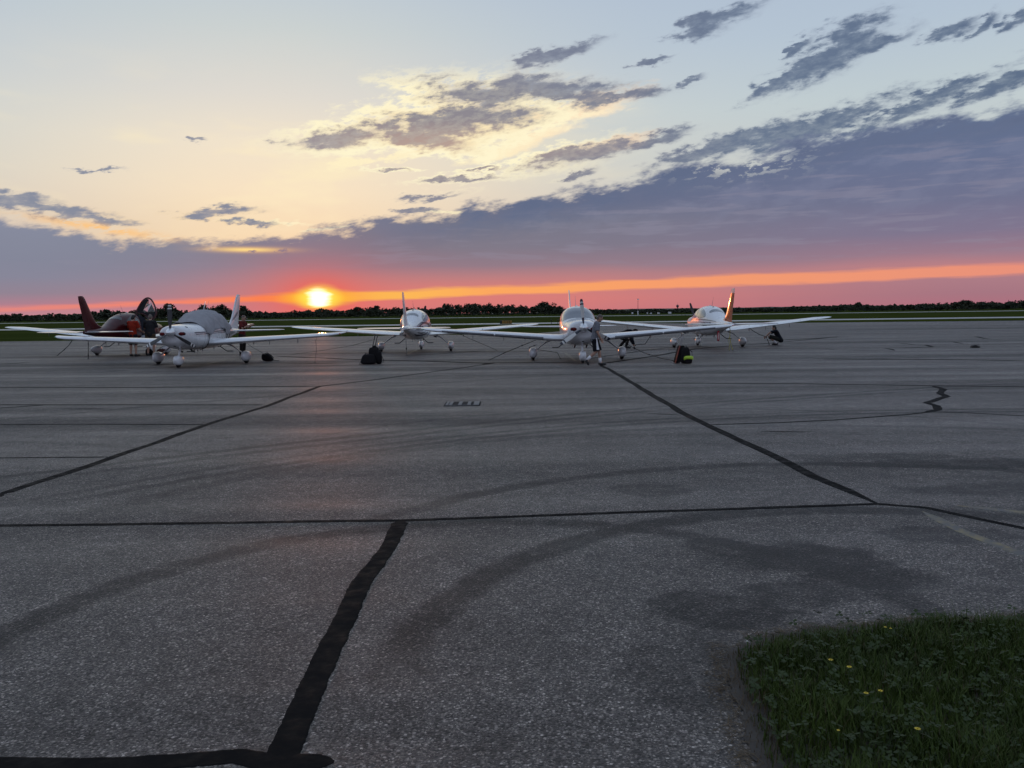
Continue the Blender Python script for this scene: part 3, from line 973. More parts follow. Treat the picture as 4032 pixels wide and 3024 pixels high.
def skin_patch(name, outline, material, parent, off=0.005, rings=7, center=None, lip=True):
    """sheet following the fuselage inside an outline given as (station, angle)"""
    o_ = np.array(outline)
    c = np.array(center) if center is not None else o_.mean(0)
    n = len(o_)
    V = [fus(*c, off)]
    for r in range(1, rings + 1):
        for q in o_:
            p_ = c + (q - c) * r / rings
            V.append(fus(p_[0], p_[1], off))
    Fc = [(0, 1 + j, 1 + (j + 1) % n) for j in range(n)]
    for r in range(rings - 1):
        for j in range(n):
            a, b_ = 1 + r * n + j, 1 + r * n + (j + 1) % n
            Fc.append((a, a + n, b_ + n, b_))
    if lip:
        k = len(V)
        for q in o_:
            V.append(fus(q[0], q[1], -0.004))
        for j in range(n):
            a, b_ = 1 + (rings - 1) * n + j, 1 + (rings - 1) * n + (j + 1) % n
            Fc.append((a, k + j, k + (j + 1) % n, b_))
    ob = mesh(name, V, Fc, material, parent)
    return sharp(ob, 40)


def side_band(name, line, width, side, material, parent, off=0.004):
    """painted band along the fuselage side: line = [(station, z)], width a number or list"""
    ss = np.linspace(0, len(line) - 1, max(2, int((len(line) - 1) * 7)))
    fs_ = pchip(range(len(line)), [p_[0] for p_ in line])
    fz = pchip(range(len(line)), [p_[1] for p_ in line])
    wf = pchip(range(len(line)), width) if isinstance(width, (list, tuple)) else (lambda q: width)
    V, Fc = [], []
    for t_ in ss:
        s, z, w = fs_(t_), fz(t_), wf(t_)
        e = 0.02
        ds, dz = fs_(t_ + e) - fs_(t_ - e), fz(t_ + e) - fz(t_ - e)
        L_ = math.hypot(ds, dz) or 1
        ns, nz = -dz / L_, ds / L_
        for k_ in (-1, 0, 1):
            s2, z2 = s + ns * w * 0.5 * k_, z + nz * w * 0.5 * k_
            V.append(fus(s2, side * th_of_z(s2, z2), off))
    for i in range(len(ss) - 1):
        for j in range(2):
            a = i * 3 + j
            Fc.append((a, a + 3, a + 4, a + 1))
    return mesh(name, V, Fc, material, parent)


def text_geo(body, size):
    cu = bpy.data.curves.new('lettering', 'FONT')
    cu.body = body
    cu.size = size
    cu.resolution_u = 3
    cu.offset = size * 0.022
    o = bpy.data.objects.new('lettering', cu)
    col.objects.link(o)
    me = evaluate_mesh(o)
    bm = bmesh.new()
    bm.from_mesh(me)
    bmesh.ops.triangulate(bm, faces=bm.faces)
    bmesh.ops.subdivide_edges(bm, edges=[e for e in bm.edges if e.calc_length() > size * 0.25], cuts=2)
    bmesh.ops.triangulate(bm, faces=bm.faces)
    bm.verts.index_update()
    v = [tuple(q.co) for q in bm.verts]
    f = [tuple(q.index for q in fc.verts) for fc in bm.faces]
    bm.free()
    bpy.data.objects.remove(o)
    bpy.data.meshes.remove(me)
    return v, f


def side_text(name, body, s, z, size, side, flip, material, parent, stretch=1.0, bold=0.0):
    v, f = text_geo(body, size)
    w = max(q[0] for q in v)
    V = []
    for q in v:
        dx = q[0] * stretch
        ss = s - dx if flip else s + dx
        zz = z + q[1]
        V.append(fus(ss, side * th_of_z(ss, zz), 0.006))
    return mesh(name, V, f, material, parent, smooth=False)


def foil(t_, tc, camber=0.02):
    yt = 5 * tc * (0.2969 * math.sqrt(max(t_, 0)) - 0.126 * t_ - 0.3516 * t_**2 + 0.2843 * t_**3 - 0.1015 * t_**4)
    yc = camber * 4 * t_ * (1 - t_)
    return yc + yt, yc - yt


def foil_ring(a, b_, tc, camber, n=12):
    ts = [a + (b_ - a) * 0.5 * (1 - math.cos(math.pi * i / n)) for i in range(n + 1)]
    up_ = [(t_, foil(t_, tc, camber)[0]) for t_ in reversed(ts)]
    lo_ = [(t_, foil(t_, tc, camber)[1]) for t_ in ts[1:]] if a == 0 else [(t_, foil(t_, tc, camber)[1]) for t_ in ts]
    return up_ + lo_


def wing_piece(name, secs, a, b_, side, material, parent, vertical=False, camber=0.02, n=12, squeeze=1.0):
    """secs: (span position, station of leading edge, chord, height, thickness ratio)"""
    rings = []
    for sp_, sle, ch, z, tc in secs:
        ring = []
        for t_, yy in foil_ring(a, b_, tc, camber, n):
            if vertical:
                ring.append((yy * ch * squeeze, sle + t_ * ch - S0, sp_))
            else:
                ring.append((side * sp_, sle + t_ * ch - S0, z + yy * ch * squeeze))
        rings.append(ring)
    v, f = loft(rings)
    return sharp(mesh(name, v, f, material, parent), 45)


def lerp_secs(secs, x0, x1, n=8):
    xs = [s_[0] for s_ in secs]
    out = []
    for x in np.linspace(x0, x1, n):
        out.append((x,) + tuple(float(np.interp(x, xs, [s_[i] for s_ in secs])) for i in range(1, 5)))
    return out


def teardrop_geo(cx, s, zc, L_, w, h, zflat):
    rings = []
    N, M_ = 18, 16
    for i in range(N + 1):
        t_ = i / N
        r = math.sin(math.pi * t_**0.62) ** 0.75 if 0 < t_ < 1 else 0.0
        r = max(r, 0.02)
        ring = []
        for j in range(M_):
            a = 2 * math.pi * j / M_
            ca, sa = math.copysign(abs(math.cos(a)) ** 0.72, math.cos(a)), math.copysign(abs(math.sin(a)) ** 0.72, math.sin(a))
            z = zc + h * 0.5 * r * sa + 0.02 * (1 - r)
            ring.append((cx + w * 0.5 * r * ca, s - 0.40 * L_ + t_ * L_ - S0, max(z, zflat)))
        rings.append(ring)
    return loft(rings)


def make_aircraft(o):
    """o: dict of choices; nose points along local -Y"""
    root = empty(o['name'], (o['x'], o['y'], 0.004), o['rz'])
    tag(root, o['label'], 'aircraft', o.get('group'))
    glass = o.get('glass', 'window_glass')
    body, trim = o['body'], o.get('wing', 'white_paint')
    half = o.get('half', 5.84)
    # fuselage
    st = sorted(set([0.30, 0.305, 0.312, 0.325, 0.34, 0.36, 0.40, 0.46, 0.55, 0.7] + [round(0.85 + 0.1 * i, 3) for i in range(66)] + [7.4]))
    rings = [[fus(s, 2 * math.pi * j / 56) for j in range(56)] for s in st]
    v, f = loft(rings)
    sharp(mesh('fuselage', v, f, body, root), 50)
    # cowl split line, spinner, propeller
    v, f = lathe_geo([(0.335 - S0, 0.165), (0.20 - S0, 0.158), (0.10 - S0, 0.130), (0.02 - S0, 0.085), (-0.04 - S0, 0.035), (-0.055 - S0, 0.004)], 'y', 28, (0, 0, 1.235))
    sharp(mesh('spinner', v, f, o.get('spinner', 'chrome_white'), root), 60)
    for k_ in range(3):
        ang = rad(o['prop'] + 120 * k_)
        fwd = o.get('blade', 'dark_blade')
        prof = [(0.12, 0.085, 0.05, 62), (0.22, 0.10, 0.036, 52), (0.35, 0.135, 0.028, 42), (0.52, 0.155, 0.022, 32), (0.70, 0.15, 0.017, 26), (0.85, 0.125, 0.013, 22), (0.94, 0.095, 0.011, 20), (0.975, 0.055, 0.008, 20)]

        def blade_ring(r, c, th, pit, grow=0.0):
            ring = []
            for j in range(14):
                t_ = 2 * math.pi * j / 14
                u = (c * 0.5 + grow) * math.cos(t_)
                w = (th * 0.5 + grow) * math.sin(t_)
                p_ = rad(pit)
                lx, ly = u * math.cos(p_) - w * math.sin(p_), u * math.sin(p_) + w * math.cos(p_)
                # span along r, disc plane x-z
                x = r * math.sin(ang) + lx * math.cos(ang)
                z = r * math.cos(ang) - lx * math.sin(ang)
                ring.append((x, 0.20 + ly - S0, 1.235 + z))
            return ring
        ip = [pchip([q[0] for q in prof], [q[i] for q in prof]) for i in (1, 2, 3)]

        def seg_blade(r0, r1, grow=0.0, n=10):
            return loft([blade_ring(r, ip[0](r), ip[1](r), ip[2](r), grow) for r in np.linspace(r0, r1, n)])
        v, f = seg_blade(0.12, 0.975, 0, 22)
        bl = sharp(mesh('propeller_blade', v, f, fwd, root), 60)
        for r0, r1, mm in o.get('bands', [(0.86, 0.90, 'white_band')]):
            v, f = seg_blade(r0, r1, 0.0022, 5)
            sharp(mesh('blade_band', v, f, mm, bl), 60)
    # panel joints: cowling split, doors
    sr = [[fus(s_, 2 * math.pi * j / 56, o_) for j in range(56)] for s_, o_ in ((1.742, 0.0), (1.744, 0.003), (1.752, 0.003), (1.754, 0.0))]
    v, f = loft(sr, cap=False)
    mesh('cowl_joint', v, f, 'grey_vinyl', root)
    for sd_ in (-1, 1):
        for ln_ in ([(2.14, 1.30), (2.40, 1.60), (2.66, 1.84), (2.9, 1.89)], [(3.36, 1.90), (3.37, 1.6), (3.36, 1.2), (3.28, 0.86)], [(2.14, 1.30), (2.20, 1.05), (2.4, 0.87), (3.28, 0.85)]):
            side_band('door_joint', ln_, 0.009, sd_, 'grey_vinyl', root, 0.0035)
    # cooling inlets with plugs, lower scoop
    for sd_ in (-1, 1):
        v, f = ellipsoid_geo((sd_ * 0.315, 0.385 - S0, 1.185), (0.135, 0.085, 0.088), 22, 12)
        inl = mesh('inlet_lip', v, f, 'black_vinyl', root)
        v, f = ellipsoid_geo((sd_ * 0.315, 0.365 - S0, 1.185), (0.120, 0.085, 0.074), 22, 12)
        mesh('inlet_plug', v, f, 'plug_red' if o.get('plugs', True) else 'tyre_rubber', inl)
    v, f = ellipsoid_geo((0.0, 0.60 - S0, 0.80), (0.09, 0.14, 0.07), 18, 10)
    mesh('air_scoop', v, f, 'dark_metal', root)
    # glazing
    wsc = []
    for s, d_ in [(1.86, 0), (1.90, 22), (1.99, 44), (2.13, 62), (2.30, 70), (2.52, 68), (2.66, 58), (2.74, 40), (2.77, 20), (2.78, 0)]:
        wsc.append((s, rad(d_)))
    loop = wsc + [(s, -a) for s, a in reversed(wsc[1:-1])]
    skin_patch('windshield', smooth_loop(loop, it=1), glass, root, 0.006, 9, (2.30, 0.0))
    for sd_ in (-1, 1):
        if not (o.get('door') and sd_ == o['door']):
            pts = [(2.38, 1.44), (2.62, 1.74), (2.95, 1.83), (3.25, 1.83), (3.30, 1.60), (3.26, 1.43), (2.8, 1.39)]
            skin_patch('door_window', smooth_loop([(s, sd_ * th_of_z(s, z)) for s, z in pts]), glass, root, 0.006)
        pts = [(3.42, 1.45), (3.40, 1.65), (3.46, 1.83), (3.80, 1.84), (4.15, 1.74), (4.42, 1.58), (4.46, 1.46), (4.1, 1.40), (3.7, 1.40)]
        skin_patch('rear_side_window', smooth_loop([(s, sd_ * th_of_z(s, z)) for s, z in pts]), glass, root, 0.006)
    skin_patch('aft_window', smooth_loop([(4.42, 0.0), (4.43, 0.40), (4.50, 0.62), (4.60, 0.66), (4.68, 0.55), (4.72, 0.0), (4.68, -0.55), (4.60, -0.66), (4.50, -0.62), (4.43, -0.40)]), glass, root, 0.006, 6, (4.57, 0.0))
    # wings
    k = half / 5.84
    dih = math.tan(rad(o.get('dihedral', 4.3)))
    WS = [(0.40, 2.08, 1.66, 0.80, 0.155), (0.95, 2.12, 1.58, 0.815, 0.155), (5.22 * k, 2.42, 1.00, 0.80 + (5.22 * k - 0.6) * dih, 0.135)]
    for sd_ in (-1, 1):
        wing_piece('wing', lerp_secs(WS, 0.40, 5.22 * k, 10), 0.0, 0.745, sd_, trim, root)
        wing_piece('flap', lerp_secs(WS, 0.70, 3.18 * k, 6), 0.752, 1.0, sd_, trim, root, n=7)
        wing_piece('aileron', lerp_secs(WS, 3.205 * k, 5.215 * k, 6), 0.752, 1.0, sd_, trim, root, n=7)
        x1, s1, c1, z1, t1 = 5.222 * k, 2.42, 1.00, 0.80 + (5.22 * k - 0.6) * dih, 0.135
        tip = [(x1, s1, c1, z1, t1), (5.42 * k, 2.46, 0.93, z1 + 0.018, 0.13), (5.60 * k, 2.55, 0.82, z1 + 0.04, 0.12), (5.72 * k, 2.67, 0.68, z1 + 0.06, 0.11), (5.80 * k, 2.83, 0.50, z1 + 0.075, 0.10), (5.84 * k, 3.02, 0.26, z1 + 0.083, 0.08)]
        tp = wing_piece('wing_tip', tip, 0.0, 1.0, sd_, trim, root)
        v, f = ellipsoid_geo((sd_ * 5.70 * k, 2.66 - S0, z1 + 0.05), (0.035, 0.06, 0.02), 10, 6)
        mesh('position_light', v, f, 'lens_red' if sd_ * o.get('port', 1) > 0 else 'lens_green', tp)
        # small fittings under the wing
        for xx, hh in [(1.95, 0.11), (2.75 * k, 0.16), (3.9 * k, 0.17)]:
            q = lerp_secs(WS, xx, xx, 1)[0]
            box('wing_fitting', (sd_ * xx, q[1] + 0.62 * q[2] - S0, q[3] - 0.055 - hh * 0.5), (0.018, 0.10 if xx < 2 else 0.022, hh), 'grey_vinyl', root, 0.004)
        if o.get('deice'):
            for xa, xb in [(1.30, 3.05), (3.10, 5.0)]:
                rr = []
                for x, sle, ch, z, tc in lerp_secs(WS, xa, xb, 6):
                    ring = []
                    for t_, lowsd in [(0.012, 0), (0.0, 1), (0.015, 1), (0.035, 1), (0.06, 1), (0.09, 1)]:
                        yy = foil(t_, tc)[1 if lowsd else 0]
                        ring.append((sd_ * x, sle + t_ * ch - 0.006 - S0, z + yy * ch - (0.006 if lowsd else -0.003)))
                    rr.append(ring)
                v, f = loft(rr, cap=False, close=False)
                mesh('deice_strip', v, f, 'grey_vinyl', root)
    # tail
    HS = [(0.05, 6.62, 1.02, 1.165, 0.09), (1.80, 6.92, 0.66, 1.18, 0.09), (1.93, 6.98, 0.55, 1.182, 0.08), (1.97, 7.10, 0.36, 1.183, 0.07)]
    for sd_ in (-1, 1):
        wing_piece('stabilizer', [HS[0]] + lerp_secs(HS, 0.9, 1.97, 5), 0.0, 0.61, sd_, trim, root, camber=0.0)
        wing_piece('elevator', lerp_secs(HS, 0.16, 1.96, 5), 0.625, 1.0, sd_, trim, root, camber=0.0, n=6)
    VF = [(1.10, 5.30, 1.95, 0, 0.05), (1.28, 5.50, 1.78, 0, 0.055), (1.36, 5.78, 1.52, 0, 0.06), (1.45, 6.08, 1.24, 0, 0.075), (1.58, 6.32, 1.04, 0, 0.085), (1.75, 6.50, 0.92, 0, 0.09), (2.0, 6.70, 0.80, 0, 0.095),
          (2.3, 6.93, 0.68, 0, 0.10), (2.55, 7.12, 0.575, 0, 0.10), (2.66, 7.23, 0.48, 0, 0.09), (2.70, 7.33, 0.36, 0, 0.07)]
    finm = o.get('fin', body)
    zc = o.get('fin_split')
    if zc:
        wing_piece('fin', [q for q in VF if q[0] < 2.4] + lerp_secs(VF, 2.40, zc, 2), 0.0, 0.66, 1, finm, root, True, 0.0)
        wing_piece('fin_cap', lerp_secs(VF, zc + 0.003, 2.66, 4) + [VF[-1]], 0.0, 1.0, 1, o['cap'], root, True, 0.0)
        rtop = zc
    else:
        wing_piece('fin', VF, 0.0, 0.66, 1, finm, root, True, 0.0)
        rtop = 2.69
    RU = lerp_secs(VF, 1.16, rtop - 0.004, 10)
    wing_piece('rudder', RU, 0.672, 1.0, 1, o.get('rudder', finm), root, True, 0.0, n=6)
    # landing gear
    for sd_ in (-1, 1):
        pts = [(sd_ * 0.95, 3.0 - S0, 0.74), (sd_ * 1.16, 3.02 - S0, 0.665), (sd_ * 1.34, 3.04 - S0, 0.53), (sd_ * 1.50, 3.05 - S0, 0.40), (sd_ * 1.62, 3.05 - S0, 0.33)]
        tube('gear_leg', pts, [0.075, 0.062, 0.052, 0.048, 0.045], trim, root, 10, 0.45, (0, 0, 1))
        v, f = teardrop_geo(sd_ * 1.66, 3.05, 0.27, 1.0, 0.30, 0.40, 0.095)
        wf = sharp(mesh('wheel_fairing', v, f, trim, root), 50)
        v, f = lathe_geo([(sd_ * 1.66 - 0.065, 0.11), (sd_ * 1.66 - 0.06, 0.165), (sd_ * 1.66 - 0.035, 0.188), (sd_ * 1.66 + 0.035, 0.188), (sd_ * 1.66 + 0.06, 0.165), (sd_ * 1.66 + 0.065, 0.11)], 'x', 28, (0, 3.03 - S0, 0.188))
        sharp(mesh('tyre', v, f, 'tyre_rubber', wf), 50)
        # boarding step
        tube('boarding_step', [(sd_ * 0.42, 3.75 - S0, 0.64), (sd_ * 0.62, 3.85 - S0, 0.46), (sd_ * 0.66, 3.87 - S0, 0.43), (sd_ * 0.90, 3.87 - S0, 0.43)], 0.018, 'dark_metal', root, 8)
    tube('nose_leg', [(0, 1.02 - S0, 0.66), (0, 0.92 - S0, 0.55), (0, 0.80 - S0, 0.36)], [0.05, 0.036, 0.034], trim, root, 10)
    v, f = teardrop_geo(0, 0.80, 0.245, 0.82, 0.26, 0.37, 0.09)
    nf = sharp(mesh('nose_wheel_fairing', v, f, trim, root), 50)
    v, f = lathe_geo([(-0.055, 0.09), (-0.05, 0.14), (-0.03, 0.165), (0.03, 0.165), (0.05, 0.14), (0.055, 0.09)], 'x', 26, (0, 0.76 - S0, 0.165))
    sharp(mesh('tyre', v, f, 'tyre_rubber', nf), 50)
    # exhaust, aerials, beacon, belly fittings
    tube('exhaust_pipe', [(0.20, 1.35 - S0, 0.63), (0.21, 1.50 - S0, 0.56), (0.215, 1.72 - S0, 0.51)], 0.028, 'dark_metal', root, 10)
    tube('exhaust_pipe', [(-0.20, 1.35 - S0, 0.63), (-0.21, 1.50 - S0, 0.56), (-0.215, 1.72 - S0, 0.51)], 0.028, 'dark_metal', root, 10)
    zt = FT(3.75)
    tube('whip_aerial', [(0.0, 3.72 - S0, zt - 0.01), (0.0, 3.84 - S0, zt + 0.22), (0.0, 3.98 - S0, zt + 0.42)], [0.010, 0.006, 0.003], 'bare_steel', root, 6)
    v, f = ellipsoid_geo((0, 3.35 - S0, FT(3.35) + 0.012), (0.05, 0.09, 0.022), 14, 8)
    mesh('satellite_aerial', v, f, 'white_paint', root)
    v, f = ellipsoid_geo((0, 3.98 - S0, FT(3.98) + 0.008), (0.03, 0.05, 0.02), 12, 6)
    mesh('roof_fitting', v, f, 'grey_vinyl', root)
    for x, s, h in [(0.0, 4.3, 0.14), (0.12, 2.3, 0.10), (-0.15, 3.5, 0.12)]:
        box('belly_aerial', (x, s - S0, FB(s) - h * 0.5 + 0.01), (0.012, 0.07, h), 'grey_vinyl', root, 0.003)
    tube('tail_ring', [(0, 6.9 - S0, 1.02), (0, 6.95 - S0, 0.96), (0, 7.02 - S0, 1.03)], 0.008, 'bare_steel', root, 6)
    return root


BANDS_DARK = [(0.80, 0.845, 'white_band'), (0.895, 0.94, 'white_band')]
BANDS_PALE = [(0.12, 0.34, 'navy_vinyl'), (0.78, 0.825, 'navy_vinyl'), (0.885, 0.974, 'navy_vinyl')]

# the five parked aircraft
red_plane = make_aircraft(dict(name='light_aircraft', x=-18.15, y=39.9, rz=math.pi, body='red_paint', prop=35, port=-1, door=-1, plugs=False, dihedral=6.2, glass='dark_glass',
                               label='dark red light aircraft with white wings and its door swung up', fin='red_paint', rudder='red_paint', blade='dark_blade', bands=BANDS_DARK))
covered_plane = make_aircraft(dict(name='light_aircraft', x=-11.68, y=31.0, rz=0, body='white_paint', half=5.42, dihedral=3.0, prop=1, port=1,
                                   label='white light aircraft whose cabin is under a grey cloth cover', blade='dark_blade', bands=BANDS_DARK))
swirl_plane = make_aircraft(dict(name='light_aircraft', x=-4.55, y=39.8, rz=math.pi, body='white_paint', prop=-12, port=-1, plugs=False,
                                 label='white light aircraft with dark swirl graphics on its flank, tail towards us', blade='black_vinyl', bands=[]))
front_plane = make_aircraft(dict(name='light_aircraft', x=2.46, y=30.7, rz=0, body='white_paint', prop=-5, port=1, deice=True,
                                 label='white light aircraft facing us with pale propeller blades, man walking past its nose', blade='pale_blade', bands=BANDS_PALE))
bronze_plane = make_aircraft(dict(name='light_aircraft', x=9.52, y=40.4, rz=math.pi, body='white_paint', prop=17, port=-1, plugs=False, fin='bronze_glint', rudder='rudder_brown', dihedral=6.2, fin_split=2.5, cap='grey_tip',
                                  label='white light aircraft with orange-brown tail fin, tail towards us', blade='black_vinyl', bands=[]))

# stripes on the covered aircraft
for sd_ in (1, -1):
    side_band('navy_stripe', [(0.92, 1.205), (1.4, 1.21), (2.2, 1.215), (3.6, 1.22), (5.2, 1.22)], 0.034, sd_, 'navy_vinyl', covered_plane)
    side_band('navy_stripe', [(1.02, 1.150), (1.4, 1.152), (2.2, 1.155), (3.6, 1.16), (5.2, 1.165)], 0.022, sd_, 'navy_vinyl', covered_plane)
    side_band('tail_flash', [(4.7, 1.02), (5.4, 1.10), (6.3, 1.12)], [0.02, 0.16, 0.03], sd_, 'grey_vinyl', covered_plane)
    side_band('cowl_flag', [(0.62, 1.405), (0.70, 1.42)], 0.05, sd_, 'navy_vinyl', covered_plane, 0.006)
# fin flash on the covered aircraft's tail
for sd_ in (1, -1):
    V = []
    for s, z in [(6.35, 1.58), (6.62, 1.70), (7.00, 1.90), (7.22, 1.99), (7.20, 1.93), (6.95, 1.76), (6.7, 1.66)]:
        V.append((sd_ * 0.052, s - S0, z))
    mesh('fin_flash', V, [tuple(range(len(V)))], 'grey_vinyl', covered_plane, smooth=False)

# livery of the swirl aircraft; its starboard flank is local -x
for sd_ in (-1, 1):
    for ln_, w_ in [([(5.6, 1.02), (5.0, 1.24), (4.3, 1.36), (3.6, 1.32), (3.0, 1.16), (2.4, 1.02)], [0.02, 0.06, 0.08, 0.09, 0.10, 0.03]),
                    ([(5.5, 1.16), (5.0, 1.32), (4.5, 1.40), (4.1, 1.40)], [0.012, 0.03, 0.04, 0.012]),
                    ([(4.0, 1.44), (3.8, 1.50), (3.6, 1.46)], [0.01, 0.03, 0.01]),
                    ([(3.9, 1.10), (3.4, 1.02), (2.9, 1.12), (2.5, 1.26), (2.2, 1.34)], [0.02, 0.08, 0.10, 0.08, 0.02]),
                    ([(3.7, 1.20), (3.3, 1.10), (2.8, 1.02), (2.3, 0.94)], [0.02, 0.07, 0.08, 0.02]),
                    ([(5.4, 0.88), (4.8, 0.80), (4.0, 0.84), (3.4, 0.94)], [0.02, 0.07, 0.08, 0.02]),
                    ([(5.2, 0.95), (4.6, 0.90), (4.0, 0.95)], [0.015, 0.05, 0.015])]:
        side_band('swirl', ln_, w_, sd_, 'navy_vinyl', swirl_plane, 0.004 + 0.001 * len(ln_))
    side_band('silver_panel', [(3.1, 1.12), (2.6, 1.18), (2.0, 1.14), (1.4, 1.08)], [0.1, 0.34, 0.40, 0.2], sd_, 'silver_vinyl', swirl_plane, 0.003)  # wide silver band under the swirls
    side_text('registration', 'N147CD', 5.35 if sd_ < 0 else 4.35, 1.02, 0.30, sd_, sd_ < 0, 'navy_vinyl', swirl_plane, 0.78)

# livery of the bronze-tailed aircraft; its port flank is local +x
for sd_ in (1, -1):
    side_band('grey_line', [(1.9, 1.33), (2.6, 1.36), (3.4, 1.36), (4.2, 1.35), (5.0, 1.31), (5.6, 1.26)], [0.03, 0.05, 0.05, 0.05, 0.04, 0.02], sd_, 'grey_vinyl', bronze_plane)
    side_band('blue_sash', [(3.9, 0.98), (3.3, 0.90), (2.7, 0.80)], [0.03, 0.10, 0.14], sd_, 'navy_vinyl', bronze_plane)
    side_text('registration', 'N889Z', 4.15 if sd_ > 0 else 5.55, 0.985, 0.34, sd_, sd_ < 0, 'black_vinyl', bronze_plane, 0.98)
    side_band('small_flag', [(5.72, 1.14), (5.84, 1.145)], 0.07, sd_, 'red_vinyl', bronze_plane, 0.006)

# open gull-wing door of the red aircraft (local frame: nose -Y, its starboard side is -x)
door = empty('open_door', (0, 0, 0))
door.parent = red_plane
DO = [(-0.02, 1.98), (0.06, 2.20), (0.20, 2.50), (0.34, 2.68), (0.50, 2.76), (0.66, 2.72), (0.80, 2.56), (0.93, 2.34), (1.03, 2.10), (1.05, 1.92), (0.98, 1.76), (0.88, 1.62), (0.62, 1.72), (0.42, 1.90), (0.2, 1.97)]


def door_pt(a, z, d=0.0):
    # a: across, z: height; the panel bows and leans forward
    bow = 0.22 * (a - 0.5) ** 2
    return (-a + 0.05, 2.35 - S0 - 0.28 * (z - 1.7) + bow + d, z)


def ring_frame(name, outer, shrink, thick, material, parent):
    o_ = np.array(smooth_loop(outer, it=2))
    c = o_.mean(0)
    inn = c + (o_ - c) * shrink
    n = len(o_)
    V = [door_pt(*q, -thick) for q in o_] + [door_pt(*q, -thick) for q in inn] + [door_pt(*q, thick) for q in o_] + [door_pt(*q, thick) for q in inn]
    Fc = []
    for j in range(n):
        k_ = (j + 1) % n
        Fc += [(j, k_, n + k_, n + j), (2 * n + j, 3 * n + j, 3 * n + k_, 2 * n + k_), (j, 2 * n + j, 2 * n + k_, k_), (n + j, n + k_, 3 * n + k_, 3 * n + j)]
    return sharp(mesh(name, V, Fc, material, parent), 40)


def panel_solid(name, outline, thick, material, parent):
    n = len(outline)
    V = [door_pt(*q, -thick) for q in outline] + [door_pt(*q, thick) for q in outline]
    Fc = [tuple(range(n)), tuple(reversed(range(n, 2 * n)))] + [(j, n + j, n + (j + 1) % n, (j + 1) % n) for j in range(n)]
    return mesh(name, V, Fc, material, parent, smooth=False)


ring_frame('door_frame', DO, 0.86, 0.035, 'red_paint', door)
panel_solid('door_lining', [(0.06, 2.02), (0.14, 2.22), (0.26, 2.46), (0.38, 2.60), (0.50, 2.66), (0.585, 2.64), (0.46, 2.40), (0.36, 2.16), (0.34, 2.02), (0.36, 1.96), (0.2, 2.0)], 0.012, 'tee_charcoal', door)
panel_solid('door_sill', [(0.36, 1.955), (0.345, 2.01), (0.55, 2.02), (0.80, 2.00), (0.97, 2.02), (0.99, 1.92), (0.93, 1.80), (0.86, 1.69), (0.62, 1.78), (0.45, 1.93)], 0.012, 'tee_charcoal', door)
gm = mat('door_glass', (0.75, 0.75, 0.77), 0.02, trans=1.0, spec=0.5)
panel_solid('door_pane', [(0.35, 2.03), (0.365, 2.16), (0.46, 2.39), (0.59, 2.63), (0.66, 2.62), (0.76, 2.48), (0.87, 2.28), (0.955, 2.04), (0.80, 2.015), (0.55, 2.035)], 0.003, gm, door)
# dark sheet on the skin, painting in the shade of the open doorway
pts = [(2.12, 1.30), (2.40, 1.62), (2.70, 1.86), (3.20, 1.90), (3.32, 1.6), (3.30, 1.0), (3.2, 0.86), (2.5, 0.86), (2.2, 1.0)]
skin_patch('doorway_shade', smooth_loop([(s, -th_of_z(s, z)) for s, z in pts]), 'tee_navy', red_plane, 0.007)

